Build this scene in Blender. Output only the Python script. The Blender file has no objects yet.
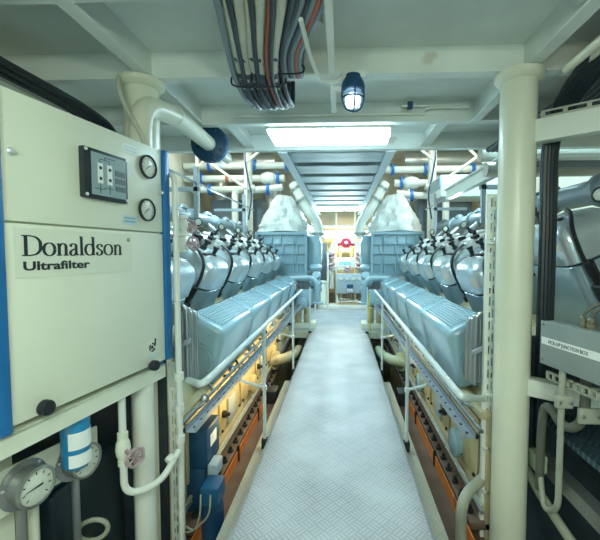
import bpy, bmesh, math, random
from math import sin, cos, pi, radians, sqrt, hypot
from mathutils import Vector, Matrix, Euler
random.seed(7)
SC = bpy.context.scene
COL = SC.collection
I4 = Matrix.Identity(4)
V = Vector

# ------------------------------------------------------------------ materials
class NT:
    """small node helper"""
    def __init__(s, m):
        m.use_nodes = True
        s.t = m.node_tree; s.t.nodes.clear()
        s.out = s.n('ShaderNodeOutputMaterial')
    def n(s, k, **kw):
        x = s.t.nodes.new(k)
        for a, v in kw.items(): setattr(x, a, v)
        return x
    def l(s, a, b): s.t.links.new(a, b)
    def m(s, op, a, b=None, c=None):
        x = s.n('ShaderNodeMath', operation=op)
        for i, v in enumerate((a, b, c)):
            if v is None: continue
            if isinstance(v, (int, float)): x.inputs[i].default_value = v
            else: s.l(v, x.inputs[i])
        return x.outputs[0]

def mat(name, col, rough=.45, metal=0., var=.10, scale=6., bump=0., bscale=60., wear=None, wscale=5., wmin=.62, coat=0.):
    M = bpy.data.materials.new(name); t = NT(M)
    p = t.n('ShaderNodeBsdfPrincipled'); t.l(p.outputs[0], t.out.inputs[0])
    tc = t.n('ShaderNodeTexCoord')
    nz = t.n('ShaderNodeTexNoise'); nz.inputs['Scale'].default_value = scale; nz.inputs['Detail'].default_value = 5
    t.l(tc.outputs['Object'], nz.inputs['Vector'])
    r = t.n('ShaderNodeValToRGB'); e = r.color_ramp.elements
    e[0].position = .3; e[1].position = .7
    e[0].color = tuple(c * (1 - var) for c in col) + (1,); e[1].color = tuple(min(1, c * (1 + var * .6)) for c in col) + (1,)
    t.l(nz.outputs['Fac'], r.inputs[0]); c_out = r.outputs[0]
    if wear:
        n2 = t.n('ShaderNodeTexNoise'); n2.inputs['Scale'].default_value = wscale; n2.inputs['Detail'].default_value = 8
        t.l(tc.outputs['Object'], n2.inputs['Vector'])
        r2 = t.n('ShaderNodeValToRGB'); r2.color_ramp.elements[0].position = wmin; r2.color_ramp.elements[1].position = wmin + .06
        t.l(n2.outputs['Fac'], r2.inputs[0])
        mx = t.n('ShaderNodeMixRGB'); t.l(r2.outputs[0], mx.inputs[0]); t.l(c_out, mx.inputs[1]); mx.inputs[2].default_value = tuple(wear) + (1,)
        c_out = mx.outputs[0]
    t.l(c_out, p.inputs['Base Color'])
    p.inputs['Roughness'].default_value = rough; p.inputs['Metallic'].default_value = metal
    if coat: p.inputs['Coat Weight'].default_value = coat; p.inputs['Coat Roughness'].default_value = .15
    if bump:
        n3 = t.n('ShaderNodeTexNoise'); n3.inputs['Scale'].default_value = bscale; n3.inputs['Detail'].default_value = 3
        t.l(tc.outputs['Object'], n3.inputs['Vector'])
        b = t.n('ShaderNodeBump'); b.inputs['Strength'].default_value = bump; b.inputs['Distance'].default_value = .01
        t.l(n3.outputs['Fac'], b.inputs['Height']); t.l(b.outputs[0], p.inputs['Normal'])
    return M

def emis(name, col, s):
    M = bpy.data.materials.new(name); t = NT(M)
    e = t.n('ShaderNodeEmission'); e.inputs[0].default_value = tuple(col) + (1,); e.inputs[1].default_value = s
    t.l(e.outputs[0], t.out.inputs[0]); return M

def checker(name, col, bar, k=13., rough=.4, metal=.3, stain=.25):
    """checker plate: basket weave of raised bars, alternating diagonals"""
    M = bpy.data.materials.new(name); t = NT(M)
    p = t.n('ShaderNodeBsdfPrincipled'); t.l(p.outputs[0], t.out.inputs[0])
    tc = t.n('ShaderNodeTexCoord'); sp = t.n('ShaderNodeSeparateXYZ'); t.l(tc.outputs['Object'], sp.inputs[0])
    x, y = sp.outputs[0], sp.outputs[1]
    u = t.m('MULTIPLY', t.m('ADD', x, y), k); v = t.m('MULTIPLY', t.m('SUBTRACT', x, y), k)
    fu = t.m('SUBTRACT', t.m('FRACT', u), .5); fv = t.m('SUBTRACT', t.m('FRACT', v), .5)
    par = t.m('ABSOLUTE', t.m('MODULO', t.m('ADD', t.m('FLOOR', u), t.m('FLOOR', v)), 2.))
    inv = t.m('SUBTRACT', 1., par)
    a = t.m('ADD', t.m('MULTIPLY', fu, par), t.m('MULTIPLY', fv, inv))
    b = t.m('ADD', t.m('MULTIPLY', fv, par), t.m('MULTIPLY', fu, inv))
    bars = t.m('GREATER_THAN', t.m('COSINE', t.m('MULTIPLY', b, 2 * pi * 3)), .1)
    mask = t.m('MULTIPLY', bars, t.m('LESS_THAN', t.m('ABSOLUTE', a), .42))
    mask = t.m('MULTIPLY', mask, t.m('LESS_THAN', t.m('ABSOLUTE', b), .44))
    nz = t.n('ShaderNodeTexNoise'); nz.inputs['Scale'].default_value = 2.6; nz.inputs['Detail'].default_value = 7
    t.l(tc.outputs['Object'], nz.inputs['Vector'])
    r = t.n('ShaderNodeValToRGB'); r.color_ramp.elements[0].position = .32; r.color_ramp.elements[1].position = .68
    r.color_ramp.elements[0].color = tuple(c * (1 - stain) for c in col) + (1,); r.color_ramp.elements[1].color = tuple(col) + (1,)
    t.l(nz.outputs['Fac'], r.inputs[0])
    mx = t.n('ShaderNodeMixRGB'); t.l(t.m('MULTIPLY', mask, .35), mx.inputs[0]); t.l(r.outputs[0], mx.inputs[1]); mx.inputs[2].default_value = tuple(bar) + (1,)
    t.l(mx.outputs[0], p.inputs['Base Color'])
    p.inputs['Roughness'].default_value = rough; p.inputs['Metallic'].default_value = metal
    bp = t.n('ShaderNodeBump'); bp.inputs['Strength'].default_value = .55; bp.inputs['Distance'].default_value = .006
    t.l(mask, bp.inputs['Height']); t.l(bp.outputs[0], p.inputs['Normal'])
    return M

m_deck = mat('deck paint', (.76, .81, .76), .5, var=.12, scale=2.2, wear=(.60, .60, .50), wscale=3, wmin=.68, bump=.1)
m_white = mat('white paint', (.74, .77, .70), .38, var=.07, scale=4, coat=.2)
m_pillar = mat('pillar paint', (.76, .77, .62), .38, var=.06, scale=3, coat=.15)
m_cream = mat('cabinet cream', (.72, .76, .63), .42, var=.04, scale=3)
m_blue = mat('blue paint', (.010, .15, .40), .4, var=.12)
m_dkblue = mat('dark blue paint', (.01, .06, .14), .4, var=.2)
m_clamp = mat('blue clamp', (.02, .16, .48), .4)
m_black = mat('black rubber', (.012, .016, .02), .55, var=.2)
m_cable = mat('dark cable', (.015, .024, .032), .42, var=.2)
m_greycable = mat('grey cable', (.22, .28, .32), .5, var=.1)
m_creamcable = mat('worn cream cable', (.55, .55, .44), .55, var=.1, wear=(.02, .025, .035), wscale=14, wmin=.60)
def flaked(name, col, under):
    M = mat(name, col, .55, var=.1); t = NT.__new__(NT); t.t = M.node_tree
    p = [n for n in t.t.nodes if n.type == 'BSDF_PRINCIPLED'][0]; src = p.inputs['Base Color'].links[0].from_socket
    tc = t.n('ShaderNodeTexCoord'); sp = t.n('ShaderNodeSeparateXYZ'); t.l(tc.outputs['Object'], sp.inputs[0])
    nz = t.n('ShaderNodeTexNoise'); nz.inputs['Scale'].default_value = 22; nz.inputs['Detail'].default_value = 6; t.l(tc.outputs['Object'], nz.inputs['Vector'])
    g = t.n('ShaderNodeMapRange'); g.inputs['From Min'].default_value = .0; g.inputs['From Max'].default_value = .5; g.inputs['To Min'].default_value = -.18; g.inputs['To Max'].default_value = .20; t.l(sp.outputs[1], g.inputs['Value'])
    f = t.m('GREATER_THAN', t.m('ADD', nz.outputs['Fac'], g.outputs[0]), .55)
    mx = t.n('ShaderNodeMixRGB'); t.l(f, mx.inputs[0]); t.l(src, mx.inputs[1]); mx.inputs[2].default_value = tuple(under) + (1,); t.l(mx.outputs[0], p.inputs['Base Color'])
    return M
m_creamcable = flaked('flaked cream cable', (.58, .58, .47), (.02, .03, .045))
m_hosecream = mat('cream hose', (.6, .6, .5), .5)
m_redcable = mat('red cable', (.45, .13, .08), .5)
m_engine = mat('engine grey blue', (.29, .43, .50), .38, var=.08, scale=5, coat=.25)
m_cover = mat('engine cover', (.31, .49, .57), .26, var=.06, scale=5, coat=.6)
m_body = mat('cylinder body', (.40, .53, .60), .32, .55, var=.08, scale=5)
m_block = mat('engine block cream', (.52, .46, .27), .45, var=.14, scale=5, wear=(.30, .26, .16), wscale=4, wmin=.64)
m_silver = mat('satin aluminium', (.62, .71, .76), .27, .55, var=.06, scale=8)
m_bright = mat('bare metal', (.74, .76, .74), .34, .45, var=.1, scale=9)
m_steel = mat('steel', (.38, .40, .40), .35, .8, var=.15)
m_duct = mat('duct metal', (.58, .58, .55), .32, .7, var=.15, scale=3)
m_zinc = mat('galvanised tray', (.36, .40, .44), .42, .5, var=.12)
m_hole = mat('dark opening', (.01, .012, .014), .8)
m_orange = mat('orange paint', (.72, .20, .03), .5, var=.2, wear=(.3, .1, .04), wscale=6, wmin=.62)
m_rust = mat('brown oily plate', (.13, .085, .06), .4, var=.35, scale=4)
m_bilge = mat('bilge', (.03, .04, .05), .45, var=.4)
m_blanket = mat('insulation foil blanket', (.60, .64, .61), .5, .1, var=.16, scale=6, bump=1., bscale=8)
m_wall = mat('bulkhead paint', (.62, .62, .52), .5, var=.10, scale=2)
m_mani = mat('manifold grey', (.25, .31, .34), .36, .2, var=.1)
m_greywall = mat('grey bulkhead', (.12, .15, .17), .5, var=.15)
m_panelgrey = mat('panel grey blue', (.36, .44, .48), .45, var=.05)
m_jbox = mat('junction box grey', (.27, .32, .31), .45, var=.06)
m_rail = mat('handrail paint', (.62, .72, .73), .33, var=.05, coat=.3)
m_teal = mat('teal print', (.0, .5, .45), .5)
m_red = mat('red valve', (.55, .02, .06), .4)
m_pink = mat('worn handwheel', (.50, .36, .38), .45, .3, var=.3, scale=30)
m_dial = mat('dial face', (.68, .72, .62), .35, var=.03)
m_dark = mat('dark print', (.015, .025, .03), .5)
m_screen = mat('display face', (.27, .37, .39), .3, var=.05)
m_screen2 = mat('display grey', (.11, .15, .17), .4)
m_lbl = mat('sticker white', (.80, .84, .82), .45, var=.03)
m_lblblue = mat('sticker pale blue', (.50, .68, .76), .45, var=.03)
m_filter = mat('filter blue', (.02, .25, .50), .38)
m_green = mat('olive tank', (.42, .50, .34), .5, var=.12)
m_brass = mat('brass', (.36, .34, .27), .35, .7)
m_conduit = mat('grey green conduit', (.36, .38, .30), .5, var=.15)
m_motor = mat('motor blue', (.01, .09, .20), .4, var=.15)
m_tank = mat('shade-dark tank', (.012, .030, .042), .35, var=.4, wear=(.05, .05, .03), wscale=4, wmin=.6)  # near-black base carries the shade under the cabinet, with olive blotches
m_slat = mat('lit slat paint', (.80, .88, .92), .45, var=.04)  # lighter copy of the white paint, brightness of light put into the colour
m_hose = mat('dark hose', (.12, .125, .10), .5)
m_yellow = mat('yellow rope', (.7, .6, .08), .6)
m_glass = bpy.data.materials.new('lamp glass')
_t = NT(m_glass); _p = _t.n('ShaderNodeBsdfPrincipled'); _t.l(_p.outputs[0], _t.out.inputs[0])
_nz = _t.n('ShaderNodeTexNoise'); _nz.inputs['Scale'].default_value = 30
_r = _t.n('ShaderNodeValToRGB'); _r.color_ramp.elements[0].color = (.75, .85, .9, 1); _r.color_ramp.elements[1].color = (.9, .97, 1, 1)
_t.l(_nz.outputs['Fac'], _r.inputs[0]); _t.l(_r.outputs[0], _p.inputs['Base Color'])
_p.inputs['Roughness'].default_value = .12; _p.inputs['Transmission Weight'].default_value = .6
m_tube = emis('fluorescent diffuser', (.60, .88, 1.0), 22.)
m_filltube = emis('fill tube', (.62, .9, 1.0), 120.)  # emission of the added tube, set high to brighten the far end
m_bulb = emis('bulb', (.70, .92, 1.0), 7.)
m_warmlamp = emis('warm lamp', (1.0, .72, .30), 16.)
m_walk = checker('checker plate', (.44, .455, .465), (.66, .68, .69), 11., rough=.5, metal=.08, stain=.34)
m_dkplate = checker('dark scaly plate', (.05, .10, .13), (.25, .38, .45), 9., .3, .6)
m_ledge = checker('ledge checker plate', (.46, .45, .36), (.62, .60, .48), 13., .45, .2)

# ------------------------------------------------------------------ geometry helpers
def fillet(pts, r, n=6):
    pts = [V(p) for p in pts]; out = [pts[0]]
    for a, b, c in zip(pts, pts[1:], pts[2:]):
        d1 = (a - b); d2 = (c - b)
        if d1.length < 1e-6 or d2.length < 1e-6: continue
        k = min(r, d1.length * .49, d2.length * .49)
        p, q = b + d1.normalized() * k, b + d2.normalized() * k
        for i in range(n + 1):
            t = i / n; out.append(p * (1 - t) ** 2 + b * 2 * t * (1 - t) + q * t * t)
    out.append(pts[-1]); return out

def smoothpath(pts, n=6):
    P = [V(p) for p in pts]; P = [P[0] * 2 - P[1]] + P + [P[-1] * 2 - P[-2]]; out = []
    for i in range(1, len(P) - 2):
        a, b, c, d = P[i - 1:i + 3]
        for k in range(n):
            t = k / n
            out.append(.5 * ((2 * b) + (c - a) * t + (2 * a - 5 * b + 4 * c - d) * t * t + (3 * b - a - 3 * c + d) * t ** 3))
    out.append(P[-2]); return out

class MB:
    def __init__(s, M=None):
        s.bm = bmesh.new(); s.M = M or I4
    def v(s, p, M=None):
        p = V(p)
        if M is not None: p = M @ p
        return s.bm.verts.new(s.M @ p)
    def face(s, vs):
        try: return s.bm.faces.new(vs)
        except ValueError: return None
    def box(s, a, b, bev=0., seg=2, M=None):
        x0, x1 = sorted((a[0], b[0])); y0, y1 = sorted((a[1], b[1])); z0, z1 = sorted((a[2], b[2]))
        vs = [s.v((x, y, z), M) for x in (x0, x1) for y in (y0, y1) for z in (z0, z1)]
        fs = [s.face([vs[i] for i in q]) for q in ((0, 1, 3, 2), (4, 6, 7, 5), (0, 4, 5, 1), (2, 3, 7, 6), (0, 2, 6, 4), (1, 5, 7, 3))]
        if bev > 0:
            ed = list({e for f in fs if f for e in f.edges})
            bmesh.ops.bevel(s.bm, geom=ed, offset=bev, segments=seg, affect='EDGES', profile=.5)
        return s
    def hexa(s, p8, bev=0., seg=2):
        """8 corners: bottom loop of 4 then top loop of 4"""
        vs = [s.v(p) for p in p8]
        fs = [s.face([vs[i] for i in q]) for q in ((0, 1, 2, 3), (4, 5, 6, 7), (0, 1, 5, 4), (1, 2, 6, 5), (2, 3, 7, 6), (3, 0, 4, 7))]
        if bev > 0:
            ed = list({e for f in fs if f for e in f.edges})
            bmesh.ops.bevel(s.bm, geom=ed, offset=bev, segments=seg, affect='EDGES', profile=.5)
        return s
    def prism(s, poly, d, bev=0., seg=2, M=None):
        d = V(d); a = [s.v(p, M) for p in poly]; b = [s.v(V(p) + d, M) for p in poly]; n = len(poly)
        fs = [s.face(a), s.face(b[::-1])] + [s.face((a[i], a[(i + 1) % n], b[(i + 1) % n], b[i])) for i in range(n)]
        if bev > 0:
            ed = list({e for f in fs if f for e in f.edges})
            bmesh.ops.bevel(s.bm, geom=ed, offset=bev, segments=seg, affect='EDGES', profile=.5)
        return s
    def tube(s, pts, r, seg=10, closed=False, M=None):
        P = [V(p) for p in pts]; n = len(P)
        rs = r if isinstance(r, (list, tuple)) else [r] * n
        T = []
        for i in range(n):
            if closed: d = P[(i + 1) % n] - P[i - 1]
            else: d = P[min(i + 1, n - 1)] - P[max(i - 1, 0)]
            T.append(d.normalized())
        up = V((0, 0, 1)) if abs(T[0].z) < .9 else V((1, 0, 0))
        nrm = (up - T[0] * up.dot(T[0])).normalized(); rings = []
        for i in range(n):
            nrm = (nrm - T[i] * nrm.dot(T[i]))
            if nrm.length < 1e-5: nrm = T[i].orthogonal()
            nrm.normalize(); bi = T[i].cross(nrm)
            rings.append([s.v(P[i] + (nrm * cos(2 * pi * k / seg) + bi * sin(2 * pi * k / seg)) * rs[i], M) for k in range(seg)])
        for i in range(n if closed else n - 1):
            A, B = rings[i], rings[(i + 1) % n]
            for k in range(seg): s.face((A[k], A[(k + 1) % seg], B[(k + 1) % seg], B[k]))
        if not closed: s.face(rings[0][::-1]); s.face(rings[-1])
        return s
    def lathe(s, prof, o, ax, seg=20, M=None):
        """prof: list of (radius, height along axis)"""
        ax = V(ax).normalized(); o = V(o); a = ax.orthogonal().normalized(); b = ax.cross(a); rings = []
        for r, h in prof:
            if r < 1e-6: rings.append([s.v(o + ax * h, M)])
            else: rings.append([s.v(o + ax * h + (a * cos(2 * pi * k / seg) + b * sin(2 * pi * k / seg)) * r, M) for k in range(seg)])
        for A, B in zip(rings, rings[1:]):
            for k in range(seg):
                k2 = (k + 1) % seg
                if len(A) == 1 and len(B) == 1: continue
                if len(A) == 1: s.face((A[0], B[k2], B[k]))
                elif len(B) == 1: s.face((A[k], A[k2], B[0]))
                else: s.face((A[k], A[k2], B[k2], B[k]))
        if len(rings[0]) > 1: s.face(rings[0][::-1])
        if len(rings[-1]) > 1: s.face(rings[-1])
        return s
    def cyl(s, a, b, r, seg=16, M=None):
        a, b = V(a), V(b); return s.lathe([(r, 0), (r, (b - a).length)], a, b - a, seg, M)
    def loft(s, x0, x1, y0, y1, rad, levels, M=None, n=5):
        """rounded rectangles stacked along z; levels: (z, inset)"""
        rings = []
        for z, ins in levels:
            a0, a1, b0, b1 = x0 + ins, x1 - ins, y0 + ins, y1 - ins; q = max(rad - ins * .5, .02); rg = []
            for cx, cy, st in ((a1 - q, b1 - q, 0), (a0 + q, b1 - q, 90), (a0 + q, b0 + q, 180), (a1 - q, b0 + q, 270)):
                for i in range(n + 1):
                    a = radians(st + 90 * i / n); rg.append(s.v((cx + q * cos(a), cy + q * sin(a), z), M))
            rings.append(rg)
        L = len(rings[0])
        for A, B in zip(rings, rings[1:]):
            for k in range(L): s.face((A[k], A[(k + 1) % L], B[(k + 1) % L], B[k]))
        s.face(rings[0][::-1]); s.face(rings[-1]); return s
    def disc(s, o, ax, r, t, seg=22, rim=.006):
        return s.lathe([(r - rim, 0), (r, rim * .6), (r, t - rim * .6), (r - rim, t)], o, ax, seg)
    def ball(s, c, r, sc=(1, 1, 1), seg=14, M=None):
        return s.lathe([(sin(pi * i / 8) * r * sc[0], -cos(pi * i / 8) * r * sc[2]) for i in range(9)], c, (0, 0, 1), seg, M)

def props(o, label=None, cat=None, group=None, kind=None):
    for k, x in (('label', label), ('category', cat), ('group', group), ('kind', kind)):
        if x: o[k] = x
    return o

def thing(name, label, cat, loc=(0, 0, 0), group=None):
    o = bpy.data.objects.new(name, None); COL.objects.link(o); o.location = loc; o.empty_display_size = .1
    return props(o, label, cat, group)

def wloc(o):
    p = V((0, 0, 0))
    while o: p += o.location; o = o.parent
    return p

def link_mesh(name, me, m, parent=None, at_origin=False):
    if m: me.materials.append(m)
    if parent: off = wloc(parent)
    elif at_origin: off = V((0, 0, 0))
    else:
        vs = [v.co for v in me.vertices]
        off = V(((min(v.x for v in vs) + max(v.x for v in vs)) / 2, (min(v.y for v in vs) + max(v.y for v in vs)) / 2, min(v.z for v in vs)))
    me.transform(Matrix.Translation(-off))
    o = bpy.data.objects.new(name, me); COL.objects.link(o)
    if parent: o.parent = parent
    else: o.location = off
    return o

def add(name, mb, m, parent=None, label=None, cat=None, group=None, kind=None, sharp=38, at_origin=False):
    bmesh.ops.recalc_face_normals(mb.bm, faces=mb.bm.faces)
    me = bpy.data.meshes.new(name); mb.bm.to_mesh(me); mb.bm.free()
    for p in me.polygons: p.use_smooth = True
    me.set_sharp_from_angle(angle=radians(sharp))
    return props(link_mesh(name, me, m, parent, at_origin), label, cat, group, kind)

def dup(o, loc=None, parent=None):
    c = o.copy(); COL.objects.link(c)
    if parent: c.parent = parent
    if loc is not None: c.location = loc
    for ch in [x for x in bpy.data.objects if x.parent == o]: dup(ch, None, c)
    return c

def text(name, body, M, size, m, parent, sx=1., bold=0., depth=.0008, align='LEFT'):
    cu = bpy.data.curves.new('t', 'FONT'); cu.body = body; cu.size = size; cu.extrude = depth; cu.offset = bold; cu.align_x = align
    ob = bpy.data.objects.new('t', cu); COL.objects.link(ob)
    bpy.context.view_layer.update()
    me = bpy.data.meshes.new_from_object(ob.evaluated_get(bpy.context.evaluated_depsgraph_get()))
    bpy.data.objects.remove(ob); me.name = name
    me.transform(M @ Matrix.Diagonal((sx, 1, 1, 1)))
    return link_mesh(name, me, m, parent)

def structure(name, mb, m, **k): return add(name, mb, m, kind='structure', **k)

# ------------------------------------------------------------------ the setting
structure('floor', MB().box((-3.6, -1.2, -1.15), (3.6, 11.2, -1.05)), m_bilge)
structure('wall_left', MB().box((-3.7, -1.2, -1.05), (-3.6, 11.2, 4.3)), m_wall)
structure('wall_right', MB().box((3.6, -1.2, -1.05), (3.7, 11.2, 4.3)), m_wall)
structure('wall_back', MB().box((-3.6, 11.2, -1.05), (3.6, 11.3, 4.3)), m_wall)
structure('ceiling', MB().box((-3.6, -1.2, 2.65), (3.6, 3.58, 2.69)), m_deck)
structure('ceiling_high', MB().box((-3.6, 3.5, 4.2), (3.6, 11.2, 4.3)), m_wall)
mb = MB().box((-.58, 3.6, 2.64), (.58, 9.6, 2.67)); structure('ceiling_strip', mb, m_white)
structure('wall_upper', MB().box((-3.6, 3.5, 2.69), (3.6, 3.58, 4.2)), m_deck)

# walkway and lower plates
structure('walkway', MB().box((-.525, -1.0, -.012), (.525, 6.72, 0)), m_walk, at_origin=True)
structure('cross_walkway', MB().box((-1.6, 6.72, -.012), (1.6, 9.9, 0)), m_walk, at_origin=True)
structure('trim_1', MB().box((-.54, -1.0, -.11), (-.525, 6.72, .004)), m_steel)
structure('trim_2', MB().box((.525, -1.0, -.11), (.54, 6.72, .004)), m_steel)
structure('trim_3', MB().box((-1.6, 6.70, -.12), (-.54, 6.72, .0)), m_cream)
structure('trim_4', MB().box((.54, 6.70, -.12), (1.6, 6.72, .0)), m_cream)
structure('ledge_left', MB().box((-.65, -1.0, -.125), (-.54, 4.4, -.105)), m_ledge, at_origin=True)
structure('ledge_right', MB().box((.54, -1.0, -.125), (.65, 4.4, -.105)), m_ledge, at_origin=True)
for s, n in ((-1, 'left'), (1, 'right')):
    structure('channel_' + n, MB().box((s * .60, -1.0, -.33), (s * .95, 4.4, -.30)), m_rust)
    structure('channel_side_' + n, MB().box((s * .60, -1.0, -.30), (s * .615, 4.4, -.125)), m_rust)

structure('light_block_left', MB().box((-3.6, -1.25, -1.05), (-1.35, -1.2, 2.65)), m_greywall)  # unseen panel added to keep light from behind off the outer deckhead
structure('light_block_right', MB().box((1.35, -1.25, -1.05), (3.6, -1.2, 2.65)), m_greywall)  # matching unseen panel, added to block light on the right
# deck beams
def beam(name, a, b, fl=.0, m=m_deck):
    structure(name, MB().box(a, b), m)
for i, y in enumerate((-.1, .65, 1.41, 2.10, 2.85, 3.58)):
    mbb = MB().box((-3.6, y - .008, 2.5), (3.6, y + .008, 2.65)).box((-3.6, y - .035, 2.492), (3.6, y + .035, 2.503))
    structure('deck_beam', mbb, m_deck)
for s in (-1, 1):
    mbb = MB().box((s * 1.06 - .008, -1.2, 2.5), (s * 1.06 + .008, 2.85, 2.65)).box((s * 1.06 - .035, -1.2, 2.49), (s * 1.06 + .035, 2.85, 2.501))
    structure('deck_girder', mbb, m_deck)
    mbb = MB().box((s * .85 - .006, 2.85, 2.53), (s * .85 + .006, 3.58, 2.65)).box((s * .85 - .045, 2.85, 2.52), (s * .85 + .045, 3.58, 2.53))
    structure('deck_stiffener', mbb, m_white)
    mbb = MB().box((s * .535 - .008, 3.6, 2.49), (s * .535 + .008, 9.6, 2.67)).box((s * .535 - .045, 3.6, 2.48), (s * .535 + .045, 9.6, 2.492))
    structure('strip_girder', mbb, m_slat)
for k in range(9):
    y = 4.0 + .6 * k
    mbb = MB().box((-.5, y - .008, 2.53), (.5, y + .008, 2.65)).box((-.5, y - .19, 2.53), (.5, y + .19, 2.542))
    structure('strip_stiffener', mbb, m_slat)

# pillars
PXC = {-1: -1.12, 1: 1.035}
for s, w in ((-1, 'left'), (1, 'right')):
    t = thing('pillar', 'round cream pillar behind the cream cabinet on the left' if s < 0 else 'round cream pillar standing right of the walkway beside the junction box', 'pillar', (PXC[s], 2.1, -1.05))
    add('shaft', MB().cyl((PXC[s], 2.1, -1.05), (PXC[s], 2.1, 2.49), .096, 36), m_pillar, t)
    add('flange', MB().lathe([(.096, -.055), (.104, -.05), (.12, -.04), (.128, -.03), (.128, -.006), (.1, -.002)], (PXC[s], 2.1, 2.492), (0, 0, 1), 36), m_pillar, t)

# ------------------------------------------------------------------ cream filter cabinet
A = V((-1.045, 1.13, 0)); B = V((-.905, 1.88, 0)); ud = (B - A).normalized(); nd = V((-ud.y, ud.x, 0))
MC = Matrix(((ud.x, nd.x, 0, A.x), (ud.y, nd.y, 0, A.y), (0, 0, 1, 0), (0, 0, 0, 1)))     # u along face, v into the cabinet, z up
Z0, Z1, ZS = .918, 2.034, 1.6
cab = thing('filter_cabinet', 'large cream filter cabinet with blue edge trims, gauges and black lettering', 'cabinet', MC @ V((.38, .25, Z0)))
add('body', MB(MC).box((0, .02, Z0 + .01), (.775, .5, Z1 - .004)), m_cream, cab)
add('upper_panel', MB(MC).box((-.006, 0, ZS + .003), (.77, .022, Z1), .004), m_cream, cab)
low = add('lower_panel', MB(MC).box((-.006, 0, Z0), (.77, .022, ZS - .004), .004), m_cream, cab)
add('edge_trim', MB(MC).box((-.05, -.012, Z0 - .02), (-.008, .03, Z1 + .012), .008), m_blue, cab, label='blue edge trim')
add('edge_trim', MB(MC).box((.774, -.012, Z0 - .005), (.822, .035, Z1 + .006), .008), m_blue, cab, label='blue edge trim')
# display
dsp = add('display', MB(MC).box((.277, -.026, 1.72), (.505, .002, 1.922), .006), m_dark, cab, label='dark framed display')
add('screen', MB(MC).box((.31, -.0285, 1.735), (.49, -.0262, 1.907)), m_screen, dsp)
for u in (.287, .496):
    for z in (1.732, 1.911): add('screw', MB(MC).disc((u, -.024, z), (0, -1, 0), .007, .006, 10, .002), m_bright, dsp)
for u in (.338, .386):
    add('indicator_strip', MB(MC).box((u, -.0305, 1.785), (u + .026, -.0285, 1.868)), m_lbl, dsp)
    for z in (1.805, 1.848): add('indicator', MB(MC).disc((u + .013, -.0303, z), (0, -1, 0), .007, .003, 10, .001), m_dark, dsp)
for z in (1.765, 1.798, 1.831): add('button', MB(MC).box((.43, -.031, z), (.484, -.0285, z + .022)), m_screen2, dsp)
add('flow_line', MB(MC).tube([(.351, -.029, 1.868), (.351, -.029, 1.884), (.399, -.029, 1.884), (.399, -.029, 1.868)], .0012, 5), m_dark, dsp)
add('flow_line', MB(MC).tube([(.375, -.029, 1.884), (.375, -.029, 1.895), (.43, -.029, 1.895)], .0012, 5), m_dark, dsp)
add('flow_line', MB(MC).tube([(.351, -.029, 1.785), (.351, -.029, 1.745)], .0012, 5), m_dark, dsp)
add('flow_line', MB(MC).tube([(.399, -.029, 1.785), (.399, -.029, 1.745)], .0012, 5), m_dark, dsp)
add('flow_line', MB(MC).tube([(.322, -.029, 1.762), (.372, -.029, 1.762), (.372, -.029, 1.77), (.42, -.029, 1.77)], .0012, 5), m_dark, dsp)
def gauge(parent, M, u, z, r, ang, v=0.):
    g = add('pressure_gauge', MB(M).lathe([(r * .9, 0), (r, .003), (r, .013), (r * .93, .016), (r * .86, .014), (r * .84, .007), (.001, .007)], (u, v, z), (0, -1, 0), 28), m_dark, parent)
    add('dial', MB(M).disc((u, v - .007, z), (0, -1, 0), r * .84, .002, 26, .0005), m_dial, g)
    add('needle', MB(M).prism([(u - cos(ang) * r * .25 + sin(ang) * .002, v - .0115, z - sin(ang) * r * .25 - cos(ang) * .002), (u + cos(ang) * r * .66, v - .0115, z + sin(ang) * r * .66), (u - cos(ang) * r * .25 - sin(ang) * .002, v - .0115, z - sin(ang) * r * .25 + cos(ang) * .002)], (0, -.001, 0)), m_dark, g)
    for k in range(9):
        a = radians(225 - 33.75 * k)
        add('tick', MB(M).tube([(u + cos(a) * r * .66, v - .0095, z + sin(a) * r * .66), (u + cos(a) * r * .78, v - .0095, z + sin(a) * r * .78)], .0012, 4), m_dark, g)
    return g
gauge(cab, MC, .663, 1.924, .058, radians(215)); gauge(cab, MC, .648, 1.709, .056, radians(215))
def sticker(u0, z0, u1, z1, m, rows, name='sticker'):
    st = add(name, MB(MC).box((u0, -.0015, z0), (u1, .001, z1)), m, cab)
    return st
st = sticker(.503, 1.957, .6, 2.0, m_lbl, 2)
for z in (1.985, 1.97): add('print_line', MB(MC).box((.515, -.0022, z), (.588, -.0014, z + .005)), m_lblblue, st)
st = sticker(.493, 1.627, .585, 1.67, m_lblblue, 2)
for z in (1.655, 1.64): add('print_line', MB(MC).box((.503, -.0022, z), (.573, -.0014, z + .006)), m_screen, st)
npl = sticker(.022, 1.41, .545, 1.582, m_cream, 0, 'name_plate')
npl['label'] = 'cream name plate with black lettering'
# serif lettering drawn with a broad nib
def glyph(strokes, x, h, tk, tn):
    bmv = MB(MC)
    for pts in strokes:
        P = [V((p[0] * h, p[1] * h)) for p in pts]
        if len(P) > 2: P = [V((q.x, q.y)) for q in smoothpath([(p.x, p.y, 0) for p in P], 5)]
        L, R_ = [], []
        for i, p in enumerate(P):
            d = (P[min(i + 1, len(P) - 1)] - P[max(i - 1, 0)]).normalized()
            w = (tn + (tk - tn) * abs(d.y) ** 1.5) / 2
            n = V((-d.y, d.x)) * w; L.append(p + n); R_.append(p - n)
        f = [[bmv.v((x + q.x, yy, BZ + q.y)) for q in side] for yy in (-.0024,) for side in (L, R_)]
        for i in range(len(P) - 1): bmv.face((f[0][i], f[0][i + 1], f[1][i + 1], f[1][i]))
    return bmv
def ring(cx, cy, rx, ry, a0=0, a1=360, n=14): return [(cx + rx * cos(radians(a0 + (a1 - a0) * i / n)), cy + ry * sin(radians(a0 + (a1 - a0) * i / n))) for i in range(n + 1)]
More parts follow.
